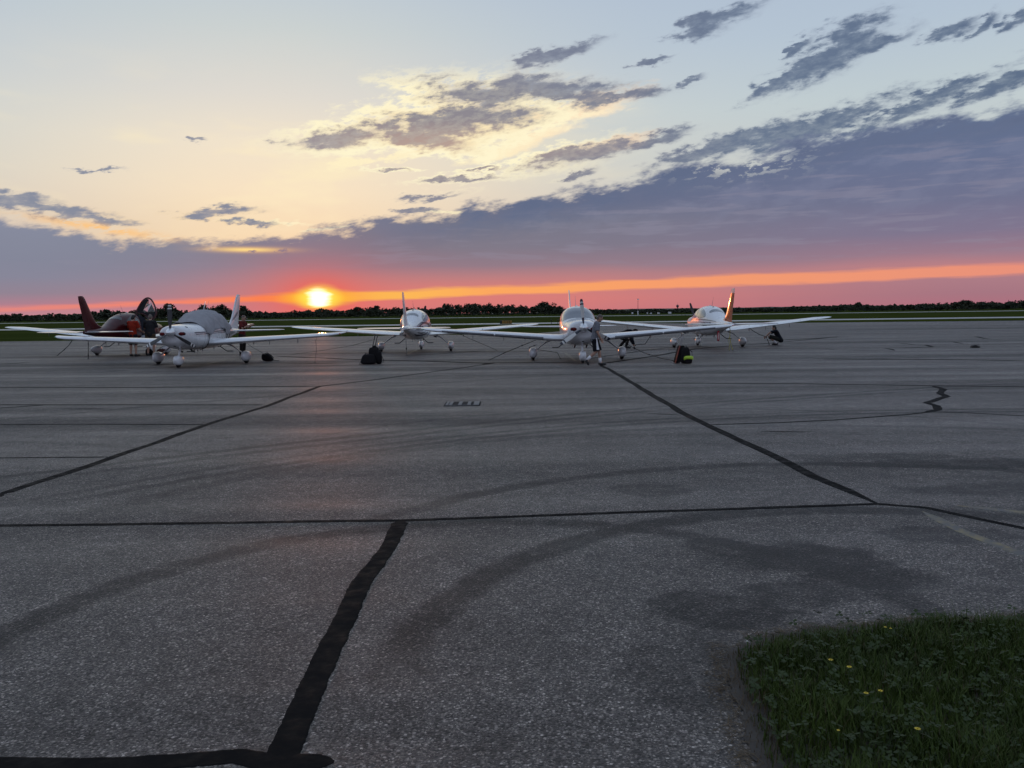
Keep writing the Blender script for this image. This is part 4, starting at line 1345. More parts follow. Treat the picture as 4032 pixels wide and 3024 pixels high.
# ------------------------------------------------------------------ grey cabin cover on the covered aircraft
def make_cover():
    root = empty('cabin_cover', (covered_plane.location.x, covered_plane.location.y, 0.004), 0)
    tag(root, 'wrinkled grey cloth cover tied over the cabin of a white aircraft', 'cover')
    hem = pchip([1.72, 1.9, 2.05, 2.3, 2.7, 3.2, 3.6, 3.9, 4.1, 4.35, 4.75, 4.95], [1.50, 1.20, 1.10, 1.17, 1.28, 1.33, 1.28, 1.16, 1.05, 1.14, 1.25, 1.30])
    NS, NT_ = 70, 64
    V, Fc = [], []
    for i in range(NS + 1):
        s = 1.72 + (4.95 - 1.72) * i / NS
        tmax = th_of_z(s, min(hem(s), FT(s) - 0.03))
        for j in range(NT_ + 1):
            t_ = -1 + 2 * j / NT_
            th = t_ * tmax
            q = fus(s, th)
            n = fus_n(s, th)
            edge_ = abs(t_) ** 6
            wr = 0.034 * mnoise.noise(Vector((s * 2.4, th * 2.0, 1))) + 0.030 * mnoise.noise(Vector((s * 6.5 + th * 1.5, th * 1.6, 4))) * (0.4 + abs(t_))
            fold = 0.034 * math.sin(s * 9 + 2.2 * math.sin(th * 1.7)) * abs(t_) ** 2.5
            q = q + n * (0.045 + wr + fold + 0.015 * edge_)
            V.append(q)
    for i in range(NS):
        for j in range(NT_):
            a = i * (NT_ + 1) + j
            Fc.append((a, a + 1, a + NT_ + 2, a + NT_ + 1))
    cl = mesh('cloth', V, Fc, 'cover_cloth', root)
    md = cl.modifiers.new('thick', 'SOLIDIFY')
    md.thickness = 0.006
    for sd_ in (-1, 1):
        for s, zz in [(2.03, 1.12), (4.08, 1.07)]:
            pts = [fus(s, sd_ * th_of_z(s, z), 0.03) for z in np.linspace(zz + 0.02, FB(s) + 0.02, 8)]
            tube('tie_strap', pts, 0.014, 'strap_black', root, 6)
        pts = [fus(4.6, sd_ * th_of_z(4.6, z), 0.03) for z in np.linspace(1.26, FB(4.6) + 0.02, 7)]
        tube('tie_strap', pts, 0.012, 'strap_black', root, 6)
    # blade aerial showing through
    v, f = loft([[(x * k_, y, z) for x, y, z in [(0.014, 3.30 - S0, FT(3.4)), (0, 3.26 - S0, FT(3.4)), (-0.014, 3.30 - S0, FT(3.4)), (0, 3.48 - S0, FT(3.4))]] if k_ else
                 [(0.006, 3.60 - S0, FT(3.4) + 0.38), (0, 3.59 - S0, FT(3.4) + 0.38), (-0.006, 3.60 - S0, FT(3.4) + 0.38), (0, 3.63 - S0, FT(3.4) + 0.38)] for k_ in (1, 0)])
    mesh('blade_aerial', v, f, 'white_paint', covered_plane)


make_cover()

# ------------------------------------------------------------------ people
def limb(pts, rs, seg=12, flat=1.0, up=(1, 0, 0)):
    """tapered limb with rounded ends"""
    P_ = [Vector(p) for p in pts]
    out = [tube_geo(P_, rs, seg, flat, up)]
    for p, r in zip(P_, rs):
        out.append(ellipsoid_geo(p, (r * 0.98, r * 0.98, r * 0.98), 12, 8))
    return out


def hand_geo(wr, dirv, thumbv, curl=0.5, sc=1.0):
    """palm, four bent fingers of unequal length and a side thumb"""
    d = Vector(dirv).normalized()
    tv = Vector(thumbv)
    tv = (tv - d * tv.dot(d)).normalized()      # towards the thumb side, across the palm
    nrm = d.cross(tv).normalized()              # palm normal
    wr = Vector(wr)
    g_ = [tube_geo([wr - d * 0.01, wr + d * 0.04 * sc, wr + d * 0.09 * sc], [0.026 * sc, 0.040 * sc, 0.042 * sc], 12, 0.45, nrm)]
    for i, (off, ln_) in enumerate([(0.030, 0.072), (0.010, 0.082), (-0.010, 0.076), (-0.029, 0.060)]):
        b0 = wr + d * 0.088 * sc + tv * off * sc
        a1 = (d * math.cos(curl) + nrm * math.sin(curl)).normalized()
        a2 = (d * math.cos(curl * 2.2) + nrm * math.sin(curl * 2.2)).normalized()
        b1 = b0 + a1 * ln_ * 0.5 * sc
        b2 = b1 + a2 * ln_ * 0.5 * sc
        g_ += limb([b0, b1, b2], [0.0095 * sc, 0.009 * sc, 0.008 * sc], 8)
    t0 = wr + d * 0.03 * sc + tv * 0.032 * sc
    t1 = t0 + (d * 0.6 + tv * 0.7 + nrm * 0.3).normalized() * 0.038 * sc
    t2 = t1 + (d * 0.9 + tv * 0.25 + nrm * 0.45).normalized() * 0.030 * sc
    g_ += limb([t0, t1, t2], [0.012 * sc, 0.0105 * sc, 0.009 * sc], 8)
    return g_


def make_person(label, loc, rz, J, wear, sc=1.0, voxel=0.010, hair='hair_dark', cap=False, build=1.0):
    root = empty('person', (loc[0], loc[1], 0.004), rz)
    root.scale = (sc, sc, sc)
    tag(root, label, 'person')
    V3 = {k: Vector(v) for k, v in J.items() if isinstance(v, tuple)}
    pel, che, nec, hea = V3['pelvis'], V3['chest'], V3['neck'], V3['head']
    wai = pel.lerp(che, 0.45)
    up_t = (che - pel).normalized()
    lat = (V3['l_sh'] - V3['r_sh']).normalized()
    fw = lat.cross(up_t).normalized() * 1.0
    face = (hea - nec)
    B_ = build

    def torso(grow, top=True, low=0.0):
        pts = [pel - up_t * (0.06 + low), pel + up_t * 0.05, wai, che, che + (nec - che) * 0.62]
        rs = [0.165 * B_, 0.168 * B_, 0.150 * B_, 0.178, 0.135]
        g_ = [tube_geo(pts, [r + grow for r in rs], 20, 0.66, fw)]
        g_.append(ellipsoid_geo(pts[0], (0.12, 0.12, 0.09), 14, 8))
        if top:
            g_ += limb([V3['l_sh'], che + (nec - che) * 0.5, V3['r_sh']], [0.062 + grow, 0.085 + grow, 0.062 + grow], 12)
        return g_
    body = torso(0.0)
    body += limb([che + (nec - che) * 0.6, nec, nec.lerp(hea, 0.5)], [0.07, 0.057, 0.055], 12)
    # head: skull, jaw, nose, brow, ears
    hv = face.normalized()
    hf = Vector(J['look']).normalized() if 'look' in J else fw
    hf = (hf - hv * hf.dot(hv)).normalized()
    hl = hv.cross(hf).normalized()
    Rm = Matrix((hf, hl, hv)).transposed()
    body.append(ellipsoid_geo(hea, (0.098, 0.077, 0.118), 20, 14, Rm))
    body.append(ellipsoid_geo(hea + hf * 0.035 - hv * 0.062, (0.062, 0.056, 0.062), 16, 10, Rm))
    body += limb([hea + hf * 0.090 + hv * 0.012, hea + hf * 0.112 - hv * 0.022], [0.009, 0.015], 8)
    body += limb([hea + hf * 0.082 + hl * 0.035 + hv * 0.022, hea + hf * 0.082 - hl * 0.035 + hv * 0.022], [0.012, 0.012], 8)
    body += limb([hea + hf * 0.088 + hl * 0.02 - hv * 0.058, hea + hf * 0.088 - hl * 0.02 - hv * 0.058], [0.010, 0.010], 8)
    for q in (-1, 1):
        body.append(ellipsoid_geo(hea + hl * (0.078 * q) - hf * 0.005 - hv * 0.008, (0.022, 0.012, 0.032), 10, 8, Rm))
    for sd_ in ('l', 'r'):
        sh, elb, wr = V3[sd_ + '_sh'], V3[sd_ + '_el'], V3[sd_ + '_wr']
        body += limb([sh, sh.lerp(elb, 0.5), elb, elb.lerp(wr, 0.35), wr], [0.058, 0.050, 0.040, 0.041, 0.028], 14)
        side = -lat if sd_ == 'l' else lat
        body += hand_geo(wr, (wr - elb), J.get(sd_ + '_thumb', fw), J.get('curl', 0.45))
        hp, kn, an, toe = V3[sd_ + '_hip'], V3[sd_ + '_kn'], V3[sd_ + '_an'], V3[sd_ + '_toe']
        body += limb([hp, hp.lerp(kn, 0.5), kn, kn.lerp(an, 0.32), an.lerp(kn, 0.12), an], [0.090 * B_, 0.078, 0.056, 0.058, 0.038, 0.038], 14)
        body += limb([an, an.lerp(toe, 0.5) - Vector((0, 0, 0.012)), toe], [0.040, 0.038, 0.028], 12)
    remesh('body', body, 'skin', root, voxel, 2)
    # hair or cap
    hg = [ellipsoid_geo(hea - hf * 0.018 + hv * 0.024, (0.096, 0.083, 0.108), 18, 12, Rm)]
    if not cap:
        hg.append(ellipsoid_geo(hea - hf * 0.045 - hv * 0.02, (0.070, 0.079, 0.085), 16, 10, Rm))
    else:
        hg.append(tube_geo([hea + hf * 0.06 + hv * 0.045, hea + hf * 0.17 + hv * 0.03], [0.065, 0.05], 12, 0.2, hv))
    remesh('cap' if cap else 'hair', hg, hair, root, 0.010, 1)
    # shirt with sleeves and hem
    sg = torso(0.022, True, 0.05 if wear.get('untucked', True) else -0.02)
    for sd_ in ('l', 'r'):
        sh, elb, wr = V3[sd_ + '_sh'], V3[sd_ + '_el'], V3[sd_ + '_wr']
        if wear.get('long'):
            sg += limb([sh, elb, elb.lerp(wr, 0.9)], [0.082, 0.062, 0.048], 14)
        else:
            sg += [tube_geo([sh + (sh - elb) * 0.1, sh, sh.lerp(elb, 0.45), sh.lerp(elb, 0.80)], [0.05, 0.080, 0.078, 0.080], 14, 1.0, (1, 0, 0))]
    sg += limb([che + (nec - che) * 0.55, nec - (nec - che) * 0.18], [0.085, 0.070], 14)
    remesh('shirt', sg, wear['shirt'], root, voxel, 2)
    # shorts or trousers
    pg = [tube_geo([pel - up_t * 0.09, pel + up_t * 0.04, pel + up_t * 0.12], [0.178 * B_, 0.182 * B_, 0.168 * B_], 20, 0.68, fw), ellipsoid_geo(pel - up_t * 0.07, (0.14, 0.14, 0.10), 14, 8)]
    for sd_ in ('l', 'r'):
        hp, kn, an = V3[sd_ + '_hip'], V3[sd_ + '_kn'], V3[sd_ + '_an']
        if wear.get('trousers'):
            pg += limb([hp, hp.lerp(kn, 0.5), kn, kn.lerp(an, 0.5), kn.lerp(an, 0.95)], [0.108, 0.095, 0.075, 0.068, 0.062], 14)
        else:
            pg += [tube_geo([hp + (hp - kn) * 0.1, hp, hp.lerp(kn, 0.5), hp.lerp(kn, 0.98)], [0.08, 0.112 * B_, 0.106, 0.104], 16, 1.0, (1, 0, 0))]
    pn = remesh('trousers' if wear.get('trousers') else 'shorts', pg, wear['legs'], root, voxel, 2)
    for sd_ in ('l', 'r'):
        an, kn, toe = V3[sd_ + '_an'], V3[sd_ + '_kn'], V3[sd_ + '_toe']
        if wear.get('socks'):
            v, f = merge(limb([an, an.lerp(kn, 0.16), an.lerp(kn, 0.34)], [0.046, 0.047, 0.056], 14))
            mesh('sock', v, f, wear['socks'], root)
        fd = (toe - an)
        heel = an - Vector((fd.x, fd.y, 0)).normalized() * 0.035 - Vector((0, 0, 0.035)) + (Vector((0, 0, 0)) if fd.z > -0.11 else fd.normalized() * 0.02)
        sg = limb([heel, an.lerp(toe, 0.45) - Vector((0, 0, 0.022)), toe], [0.046, 0.050, 0.036], 14)
        sg += limb([an - Vector((0, 0, 0.01)), heel], [0.046, 0.044], 12)
        remesh('shoe', sg, wear.get('shoe', 'shoe_dark'), root, 0.010, 1)
    return root, pn


WALK = dict(pelvis=(0.0, 0, 0.94), chest=(0.05, 0, 1.30), neck=(0.10, 0, 1.50), head=(0.175, 0, 1.615), look=(1, 0, -0.35),
            l_sh=(0.07, 0.185, 1.43), l_el=(0.05, 0.25, 1.14), l_wr=(0.20, 0.20, 0.93), r_sh=(0.06, -0.185, 1.42), r_el=(0.07, -0.255, 1.13), r_wr=(0.19, -0.20, 0.91),
            l_hip=(0.02, 0.09, 0.90), l_kn=(0.16, 0.10, 0.50), l_an=(0.20, 0.09, 0.095), l_toe=(0.37, 0.085, 0.045),
            r_hip=(0.0, -0.09, 0.90), r_kn=(0.03, -0.10, 0.485), r_an=(-0.265, -0.10, 0.215), r_toe=(-0.235, -0.10, 0.05), curl=0.5)
walker, wshorts = make_person('man in grey tee and black shorts with white socks walking across the tarmac', (2.74, 27.3), 0.0, WALK,
                              dict(shirt='tee_grey', legs='shorts_black', socks='sock_white'), 0.965, 0.008, 'hair_grey', build=1.04)
# pale side panel of his shorts
V = []
for z, w in [(0.94, 0.020), (0.84, 0.028), (0.72, 0.040), (0.62, 0.055), (0.545, 0.072)]:
    t_ = (0.90 - z) / 0.42
    cx, cy = 0.0 + 0.03 * t_ + 0.045, -0.208 + 0.004 * t_
    V += [(cx - w, cy + 0.022, z), (cx, cy - 0.004, z), (cx + w, cy + 0.022, z)]
Fc = []
for i in range(4):
    for j in range(2):
        a = i * 3 + j
        Fc.append((a, a + 1, a + 4, a + 3))
mesh('side_panel', V, Fc, 'sock_white', walker)

CROUCH = dict(pelvis=(-0.10, 0, 0.30), chest=(0.05, 0, 0.58), neck=(0.13, 0, 0.74), head=(0.17, 0.0, 0.83), look=(1, 0, -0.6),
              l_sh=(0.08, 0.18, 0.68), l_el=(0.38, 0.20, 0.60), l_wr=(0.55, 0.10, 0.42), r_sh=(0.08, -0.18, 0.68), r_el=(0.38, -0.22, 0.59), r_wr=(0.56, -0.10, 0.40),
              l_hip=(-0.06, 0.10, 0.28), l_kn=(0.40, 0.17, 0.42), l_an=(0.06, 0.14, 0.09), l_toe=(0.24, 0.16, 0.04),
              r_hip=(-0.06, -0.10, 0.28), r_kn=(0.40, -0.17, 0.40), r_an=(0.04, -0.14, 0.09), r_toe=(0.22, -0.16, 0.04), curl=1.1)
make_person('dark-haired man squatting on the tarmac under the orange-tailed aircraft\'s wing', (13.35, 41.6), rad(165), CROUCH,
            dict(shirt='tee_navy', legs='shorts_olive', socks='sock_white'), 1.03, 0.012, 'hair_dark')
BENT = dict(pelvis=(-0.28, 0, 0.60), chest=(0.10, 0, 0.72), neck=(0.30, 0, 0.74), head=(0.42, 0, 0.745), look=(0.3, 0, -1),
            l_sh=(0.20, 0.18, 0.68), l_el=(0.24, 0.20, 0.40), l_wr=(0.34, 0.12, 0.18), r_sh=(0.20, -0.18, 0.68), r_el=(0.24, -0.20, 0.40), r_wr=(0.34, -0.12, 0.18),
            l_hip=(-0.26, 0.10, 0.56), l_kn=(-0.02, 0.14, 0.34), l_an=(-0.24, 0.12, 0.09), l_toe=(-0.06, 0.14, 0.04),
            r_hip=(-0.26, -0.10, 0.56), r_kn=(0.06, -0.12, 0.36), r_an=(-0.02, -0.12, 0.09), r_toe=(0.16, -0.13, 0.04), curl=1.1)
make_person('person in dark clothes bent low over a strap behind the front aircraft\'s wing', (5.55, 40.2), rad(5), BENT,
            dict(shirt='tee_navy', legs='trousers_dark', trousers=True, long=True), 1.08, 0.014, 'hair_dark')
STAND = dict(pelvis=(0, 0, 0.96), chest=(0.03, 0, 1.32), neck=(0.05, 0, 1.52), head=(0.11, 0, 1.655), look=(1, 0, -0.2),
             l_sh=(0.04, 0.19, 1.45), l_el=(0.16, 0.26, 1.17), l_wr=(0.40, 0.20, 1.14), r_sh=(0.04, -0.19, 1.45), r_el=(0.10, -0.27, 1.16), r_wr=(0.33, -0.24, 1.06),
             l_hip=(0, 0.10, 0.92), l_kn=(0.02, 0.12, 0.50), l_an=(-0.02, 0.12, 0.09), l_toe=(0.16, 0.15, 0.045),
             r_hip=(0, -0.10, 0.92), r_kn=(0.02, -0.12, 0.50), r_an=(-0.02, -0.13, 0.09), r_toe=(0.16, -0.17, 0.045), curl=0.8)
make_person('man in orange tee and dark shorts standing at the red aircraft\'s doorway', (-17.33, 38.0), rad(78), STAND,
            dict(shirt='tee_orange', legs='shorts_black', socks=None), 1.06, 0.012, 'hair_dark')
make_person('broad man in charcoal tee and khaki shorts beside the open red door', (-16.72, 38.45), rad(96), STAND,
            dict(shirt='tee_charcoal', legs='shorts_khaki', socks=None), 1.07, 0.012, 'hair_grey', build=1.15)
BEHIND = dict(STAND)
BEHIND.update(l_el=(0.12, 0.26, 1.20), l_wr=(0.40, 0.14, 1.32), r_el=(0.18, -0.26, 1.20), r_wr=(0.44, -0.14, 1.34))
make_person('person in maroon top and dark trousers half hidden behind the covered aircraft\'s fin', (-12.0, 37.0), rad(-12), BEHIND,
            dict(shirt='tee_maroon', legs='trousers_dark', trousers=True), 1.02, 0.012, 'hair_grey', cap=True)


# ------------------------------------------------------------------ luggage
def sbox_geo(c, r, e=4.0, seg=28, rings=18, taper=0.0, lean=(0, 0), seed=0.0, lump=0.02, rz=0.0):
    """soft box: superellipsoid with slack, tapering upward"""
    V, Fc = [], []
    for i in range(rings + 1):
        th = math.pi * i / rings
        for j in range(seg):
            ph = 2 * math.pi * j / seg

            def p_(q):
                return math.copysign(abs(q) ** (2 / e), q)
            z = p_(math.cos(th))
            x = p_(math.sin(th)) * p_(math.cos(ph))
            y = p_(math.sin(th)) * p_(math.sin(ph))
            k = 1 - taper * (z + 1) * 0.5
            q = Vector((x * r[0] * k, y * r[1] * k, z * r[2]))
            q *= 1 + lump * 2 * mnoise.noise(q * 7 + Vector((seed, 0, 0)))
            q.x += lean[0] * (z + 1) * r[2]
            q.y += lean[1] * (z + 1) * r[2]
            q = Matrix.Rotation(rz, 3, 'Z') @ q
            V.append((c[0] + q.x, c[1] + q.y, max(c[2] + q.z, 0.004)))
    for i in range(rings):
        for j in range(seg):
            a, b_ = i * seg + j, i * seg + (j + 1) % seg
            Fc.append((a, a + seg, b_ + seg, b_))
    return V, Fc


def sbox(name, c, r, material, parent, **kw):
    v, f = sbox_geo(c, r, **kw)
    return mesh(name, v, f, material, parent)


t = empty('roller_suitcase', (-4.98, 29.75, 0.004))
tag(t, 'upright black roller suitcase with its long handle pulled out', 'suitcase')
sbox('case', (0.02, 0, 0.315), (0.215, 0.15, 0.285), 'bag_black', t, e=6, taper=0.22, lean=(0.05, 0), seed=1)
sbox('top_pocket', (0.06, -0.02, 0.60), (0.075, 0.08, 0.06), 'bag_black', t, e=4, seed=2)
for dx in (-0.055, 0.035):
    tube('handle_rod', [(0.03 + dx, 0.06, 0.55), (0.085 + dx, 0.06, 0.80), (0.135 + dx, 0.06, 1.0)], 0.013, 'strap_black', t, 8)
tube('handle_grip', [(0.06, 0.06, 1.0), (0.125, 0.06, 1.015), (0.19, 0.06, 1.0)], 0.016, 'dark_metal', t, 8)
for dx in (-0.13, 0.15):
    v, f = lathe_geo([(dx - 0.012, 0.02), (dx - 0.012, 0.034), (dx + 0.012, 0.034), (dx + 0.012, 0.02)], 'x', 14, (0, 0.10, 0.034))
    mesh('wheel', v, f, 'tyre_rubber', t)
t = empty('duffel_bag', (-5.13, 29.55, 0.004))
tag(t, 'black duffel bag slumped against the roller suitcase', 'bag')
sbox('body', (0.02, 0, 0.18), (0.29, 0.16, 0.18), 'bag_black', t, e=4.5, taper=0.30, seed=5, lump=0.03)
tube('grip', [(-0.09, 0, 0.31), (-0.085, 0, 0.385), (-0.05, 0, 0.41), (-0.015, 0, 0.385), (0.0, 0, 0.31)], 0.010, 'strap_black', t, 6)
tube('strap', [(-0.20, -0.03, 0.2), (-0.27, -0.05, 0.06), (-0.30, -0.05, 0.012), (-0.22, -0.08, 0.012)], 0.011, 'strap_black', t, 6)
t = empty('shoulder_bag', (-4.76, 29.72, 0.004))
tag(t, 'black shoulder bag with a hanging strap loop beside the roller suitcase', 'bag')
sbox('body', (0, 0, 0.235), (0.11, 0.13, 0.235), 'bag_black', t, e=3.6, taper=0.15, seed=8, lump=0.04)
tube('strap', [(0.08, -0.1, 0.33), (0.15, -0.12, 0.22), (0.185, -0.12, 0.13), (0.175, -0.12, 0.05), (0.12, -0.12, 0.08), (0.06, -0.12, 0.13)], 0.012, 'strap_black', t, 6)

t = empty('trolley_case', (5.62, 27.95, 0.004))
tag(t, 'slim red-edged black trolley case leaning with its silver handle up', 'suitcase')
for nm, dz, mm, w, dy in (('shell', 0.0, 'bag_black', 0.085, 0.0), ('side_rail', 0.0, 'bag_red', 0.018, -0.17)):
    rings = []
    for z in (0.02, 0.05, 0.56, 0.60):
        in_ = 0.02 if z in (0.02, 0.60) else 0.0
        cx = -0.05 + 0.26 * (z - 0.02) + (0.0 if nm == 'shell' else -0.075)
        hw = w * (1.0 if nm == 'shell' else 0.7) - in_ * (0.5 if nm == 'shell' else 0.2)
        rings.append([(cx - hw, dy - (0.165 if nm == 'shell' else 0.02), z), (cx + hw, dy - (0.165 if nm == 'shell' else 0.02), z), (cx + hw, dy + (0.165 if nm == 'shell' else 0.03), z), (cx - hw, dy + (0.165 if nm == 'shell' else 0.03), z)])
    v, f = loft(rings)
    sharp(mesh(nm, v, f, mm, t), 30)
for dy in (-0.10, 0.10):
    tube('handle_rod', [(0.045, dy, 0.50), (0.10, dy, 0.72), (0.165, dy, 0.985)], 0.011, 'bare_steel', t, 8)
tube('handle_grip', [(0.165, -0.12, 0.985), (0.168, 0, 1.0), (0.165, 0.12, 0.985)], 0.016, 'bare_steel', t, 8)
t = empty('backpack', (5.82, 27.70, 0.004))
tag(t, 'black backpack with a lime green band leaning on the trolley case', 'backpack')
sbox('pack', (0, 0.06, 0.275), (0.185, 0.13, 0.275), 'bag_black', t, e=3.4, taper=0.26, seed=11, lump=0.03)
sbox('front_pocket', (0.07, -0.10, 0.13), (0.135, 0.05, 0.125), 'bag_black', t, e=3.6, taper=0.12, seed=12)
V, Fc = [], []
for i in range(13):
    a = -math.pi * 0.02 - math.pi * 0.96 * (1 - i / 12)
    for z in (0.115, 0.17, 0.225):
        arch = 0.045 * math.sin(math.pi * i / 12)
        k = 1.04
        px = 0.075 + 0.150 * k * math.copysign(abs(math.cos(a)) ** 0.6, math.cos(a))
        py = -0.085 + 0.085 * k * math.copysign(abs(math.sin(a)) ** 0.6, math.sin(a))
        V.append((px, py, z + arch))
for i in range(12):
    for j in range(2):
        a = i * 3 + j
        Fc.append((a, a + 3, a + 4, a + 1))
hb = mesh('lime_band', V, Fc, 'hi_vis_lime', t)
md = hb.modifiers.new('thick', 'SOLIDIFY')
md.thickness = 0.006
tube('top_loop', [(-0.02, 0.05, 0.54), (-0.01, 0.05, 0.59), (0.03, 0.05, 0.60), (0.05, 0.05, 0.54)], 0.010, 'strap_black', t, 6)
tube('strap', [(0.13, 0.0, 0.46), (0.205, -0.02, 0.40), (0.215, -0.02, 0.25), (0.17, -0.02, 0.12)], 0.014, 'strap_black', t, 6)

t = empty('holdall', (-9.55, 32.5, 0.004))
tag(t, 'black holdall lying on its side beside the covered aircraft\'s wheel', 'bag')
sbox('body', (0, 0, 0.15), (0.24, 0.16, 0.15), 'bag_black', t, e=3.2, taper=0.3, lean=(-0.35, 0), seed=15, lump=0.05)
tube('carry_strap', [(-0.20, -0.14, 0.24), (-0.06, -0.17, 0.31), (0.12, -0.16, 0.20), (0.22, -0.12, 0.10)], 0.013, 'strap_black', t, 6)
tube('carry_strap', [(-0.16, -0.10, 0.28), (0.0, -0.10, 0.33), (0.16, -0.10, 0.22), (0.24, -0.08, 0.12)], 0.013, 'strap_black', t, 6)
tube('loose_strap', [(0.2, -0.05, 0.05), (0.34, -0.06, 0.012), (0.44, -0.05, 0.012)], 0.012, 'strap_black', t, 6)
for lab, x, y, r, mm, sd_ in [('dark bag standing on the tarmac below the man in khaki shorts', -16.95, 38.75, (0.16, 0.12, 0.16), 'bag_black', 21),
                              ('maroon bag slumped on the tarmac behind the covered aircraft\'s main wheel', -16.35, 38.7, (0.23, 0.15, 0.15), 'bag_maroon', 23)]:
    t = empty('travel_bag', (x, y, 0.004))
    tag(t, lab, 'bag')
    sbox('body', (0, 0, r[2]), r, mm, t, e=3.6, taper=0.2, seed=sd_, lump=0.04)
    tube('grip', [(-0.08, 0, r[2] * 1.85), (-0.05, 0, r[2] * 2.3), (0.05, 0, r[2] * 2.3), (0.08, 0, r[2] * 1.85)], 0.010, 'strap_black', t, 6)

# ------------------------------------------------------------------ tie-downs, streamers
def rope(name, label, pts, r, material, knots=(), group=None, cat='strap'):
    t = empty(name, (pts[-1][0], pts[-1][1], 0.004))
    tag(t, label, cat, group)
    o_ = Vector((pts[-1][0], pts[-1][1], 0.004))
    P_ = [Vector(p) for p in pts]
    fine = []
    for i in range(len(P_) - 1):
        n = 6
        for j in range(n):
            q = P_[i].lerp(P_[i + 1], j / n)
            fine.append(q + Vector((mnoise.noise(q * 3), mnoise.noise(q * 3 + Vector((5, 0, 0))), 0.5 * mnoise.noise(q * 4))) * 0.012 - o_)
    fine.append(P_[-1] - o_)
    tube('line', fine, r, material, t, 7)
    for k_, sz in knots:
        q = fine[min(len(fine) - 1, int(k_ * (len(fine) - 1)))]
        v, f = ellipsoid_geo(q, (sz * 0.55, sz * 0.5, sz * 1.1), 10, 7)
        mesh('buckle', v, f, 'strap_black', t)
    q = fine[-1]
    v, f = lathe_geo([(0.0, 0.05), (0.008, 0.05), (0.014, 0.03)], 'z', 16, (q.x, q.y, 0.001))
    mesh('anchor_ring', v, f, 'dark_metal', t)
    return t


rope('tie_down_strap', 'dark strap from the front aircraft\'s wing down to the tarmac, on the sun side', [(0.92, 31.2, 0.74), (0.3, 31.2, 0.50), (-0.28, 31.2, 0.27), (-0.85, 31.2, 0.012)], 0.011, 'strap_black', [(0.3, 0.035), (0.7, 0.03)])
rope('tie_down_strap', 'dark strap from the front aircraft\'s wing to the tarmac near the trolley case', [(4.0, 31.2, 0.86), (4.4, 30.9, 0.50), (4.85, 30.4, 0.25), (5.3, 29.6, 0.10), (5.75, 29.0, 0.012)], 0.010, 'strap_black', [(0.35, 0.045), (0.62, 0.03)])
rope('tie_down_strap', 'dark rope slung from the front aircraft\'s belly towards its main wheel', [(0.95, 31.6, 0.55), (0.66, 31.7, 0.44), (1.2, 31.8, 0.32), (1.75, 31.6, 0.24), (1.85, 31.4, 0.012)], 0.010, 'strap_black', [(0.1, 0.03)])
rope('tie_down_strap', 'strap slanting from the swirl aircraft\'s starboard wing to the ground', [(-2.5, 40.0, 0.80), (-1.9, 39.8, 0.52), (-1.3, 39.6, 0.27), (-0.7, 39.4, 0.012)], 0.009, 'strap_black', [(0.12, 0.035)])
rope('tie_down_strap', 'strap held by the squatting man under the orange-tailed aircraft\'s wing', [(11.55, 40.6, 0.93), (11.95, 40.9, 0.72), (12.3, 41.2, 0.56), (12.75, 41.5, 0.42), (13.0, 41.8, 0.012)], 0.014, 'strap_black', [(0.08, 0.05), (0.5, 0.03)])
rope('tie_down_strap', 'strap drooping from the orange-tailed aircraft\'s port wing beside the bent person', [(6.95, 40.6, 0.99), (6.75, 40.5, 0.50), (6.5, 40.4, 0.18), (6.1, 40.4, 0.16), (5.98, 40.4, 0.10)], 0.014, 'strap_black', [(0.2, 0.035), (0.9, 0.04)])
rope('tie_down_strap', 'dark strap slanting out below the red aircraft\'s far wing', [(-20.9, 39.9, 0.98), (-21.2, 39.8, 0.52), (-21.45, 39.7, 0.25), (-21.7, 39.6, 0.012)], 0.013, 'strap_black', [(0.62, 0.045)])
rope('tie_down_strap', 'dark strap hanging nearly straight down from the red aircraft\'s tail', [(-18.15, 35.6, 0.98), (-18.18, 35.65, 0.60), (-18.28, 35.8, 0.25), (-18.35, 35.9, 0.012)], 0.013, 'strap_black', [(0.30, 0.04), (0.78, 0.045)])
rope('tie_down_strap', 'thin rope from the covered aircraft\'s wing towards the black holdall', [(-10.1, 31.3, 0.86), (-9.9, 31.6, 0.6), (-9.7, 32.0, 0.4), (-9.45, 32.9, 0.012)], 0.007, 'rope_grey', [(0.04, 0.03)])
rope('tie_down_strap', 'thin rope hanging from the covered aircraft\'s wing tip over the sun glint', [(-7.35, 31.3, 0.98), (-7.38, 31.3, 0.8), (-7.36, 31.25, 0.45), (-7.4, 31.2, 0.2), (-7.42, 31.2, 0.012)], 0.007, 'rope_grey', [(0.06, 0.025)])
rope('tie_down_strap', 'strap under the swirl aircraft\'s tail down to the tarmac', [(-4.55, 35.7, 0.98), (-4.52, 35.6, 0.6), (-4.5, 35.5, 0.3), (-4.48, 35.4, 0.012)], 0.009, 'rope_grey', [(0.7, 0.05)])
rope('tail_rope', 'yellow rope knotted from the orange-tailed aircraft\'s tail ring to the ground', [(9.52, 36.15, 0.98), (9.53, 36.2, 0.6), (9.56, 36.2, 0.42), (9.60, 36.2, 0.2), (9.66, 36.2, 0.012)], 0.013, 'rope_yellow', [], cat='rope')
rope('tail_rope', 'loose doubled end of yellow rope under the orange-tailed aircraft\'s tail', [(9.545, 36.28, 0.62), (9.50, 36.3, 0.45), (9.545, 36.28, 0.28), (9.52, 36.3, 0.1), (9.55, 36.3, 0.012)], 0.011, 'rope_yellow', [], cat='rope')
t = empty('warning_streamer', (8.98, 36.0, 0.42))
tag(t, 'red warning streamer hanging below the orange-tailed aircraft', 'streamer')
V, Fc = [], []
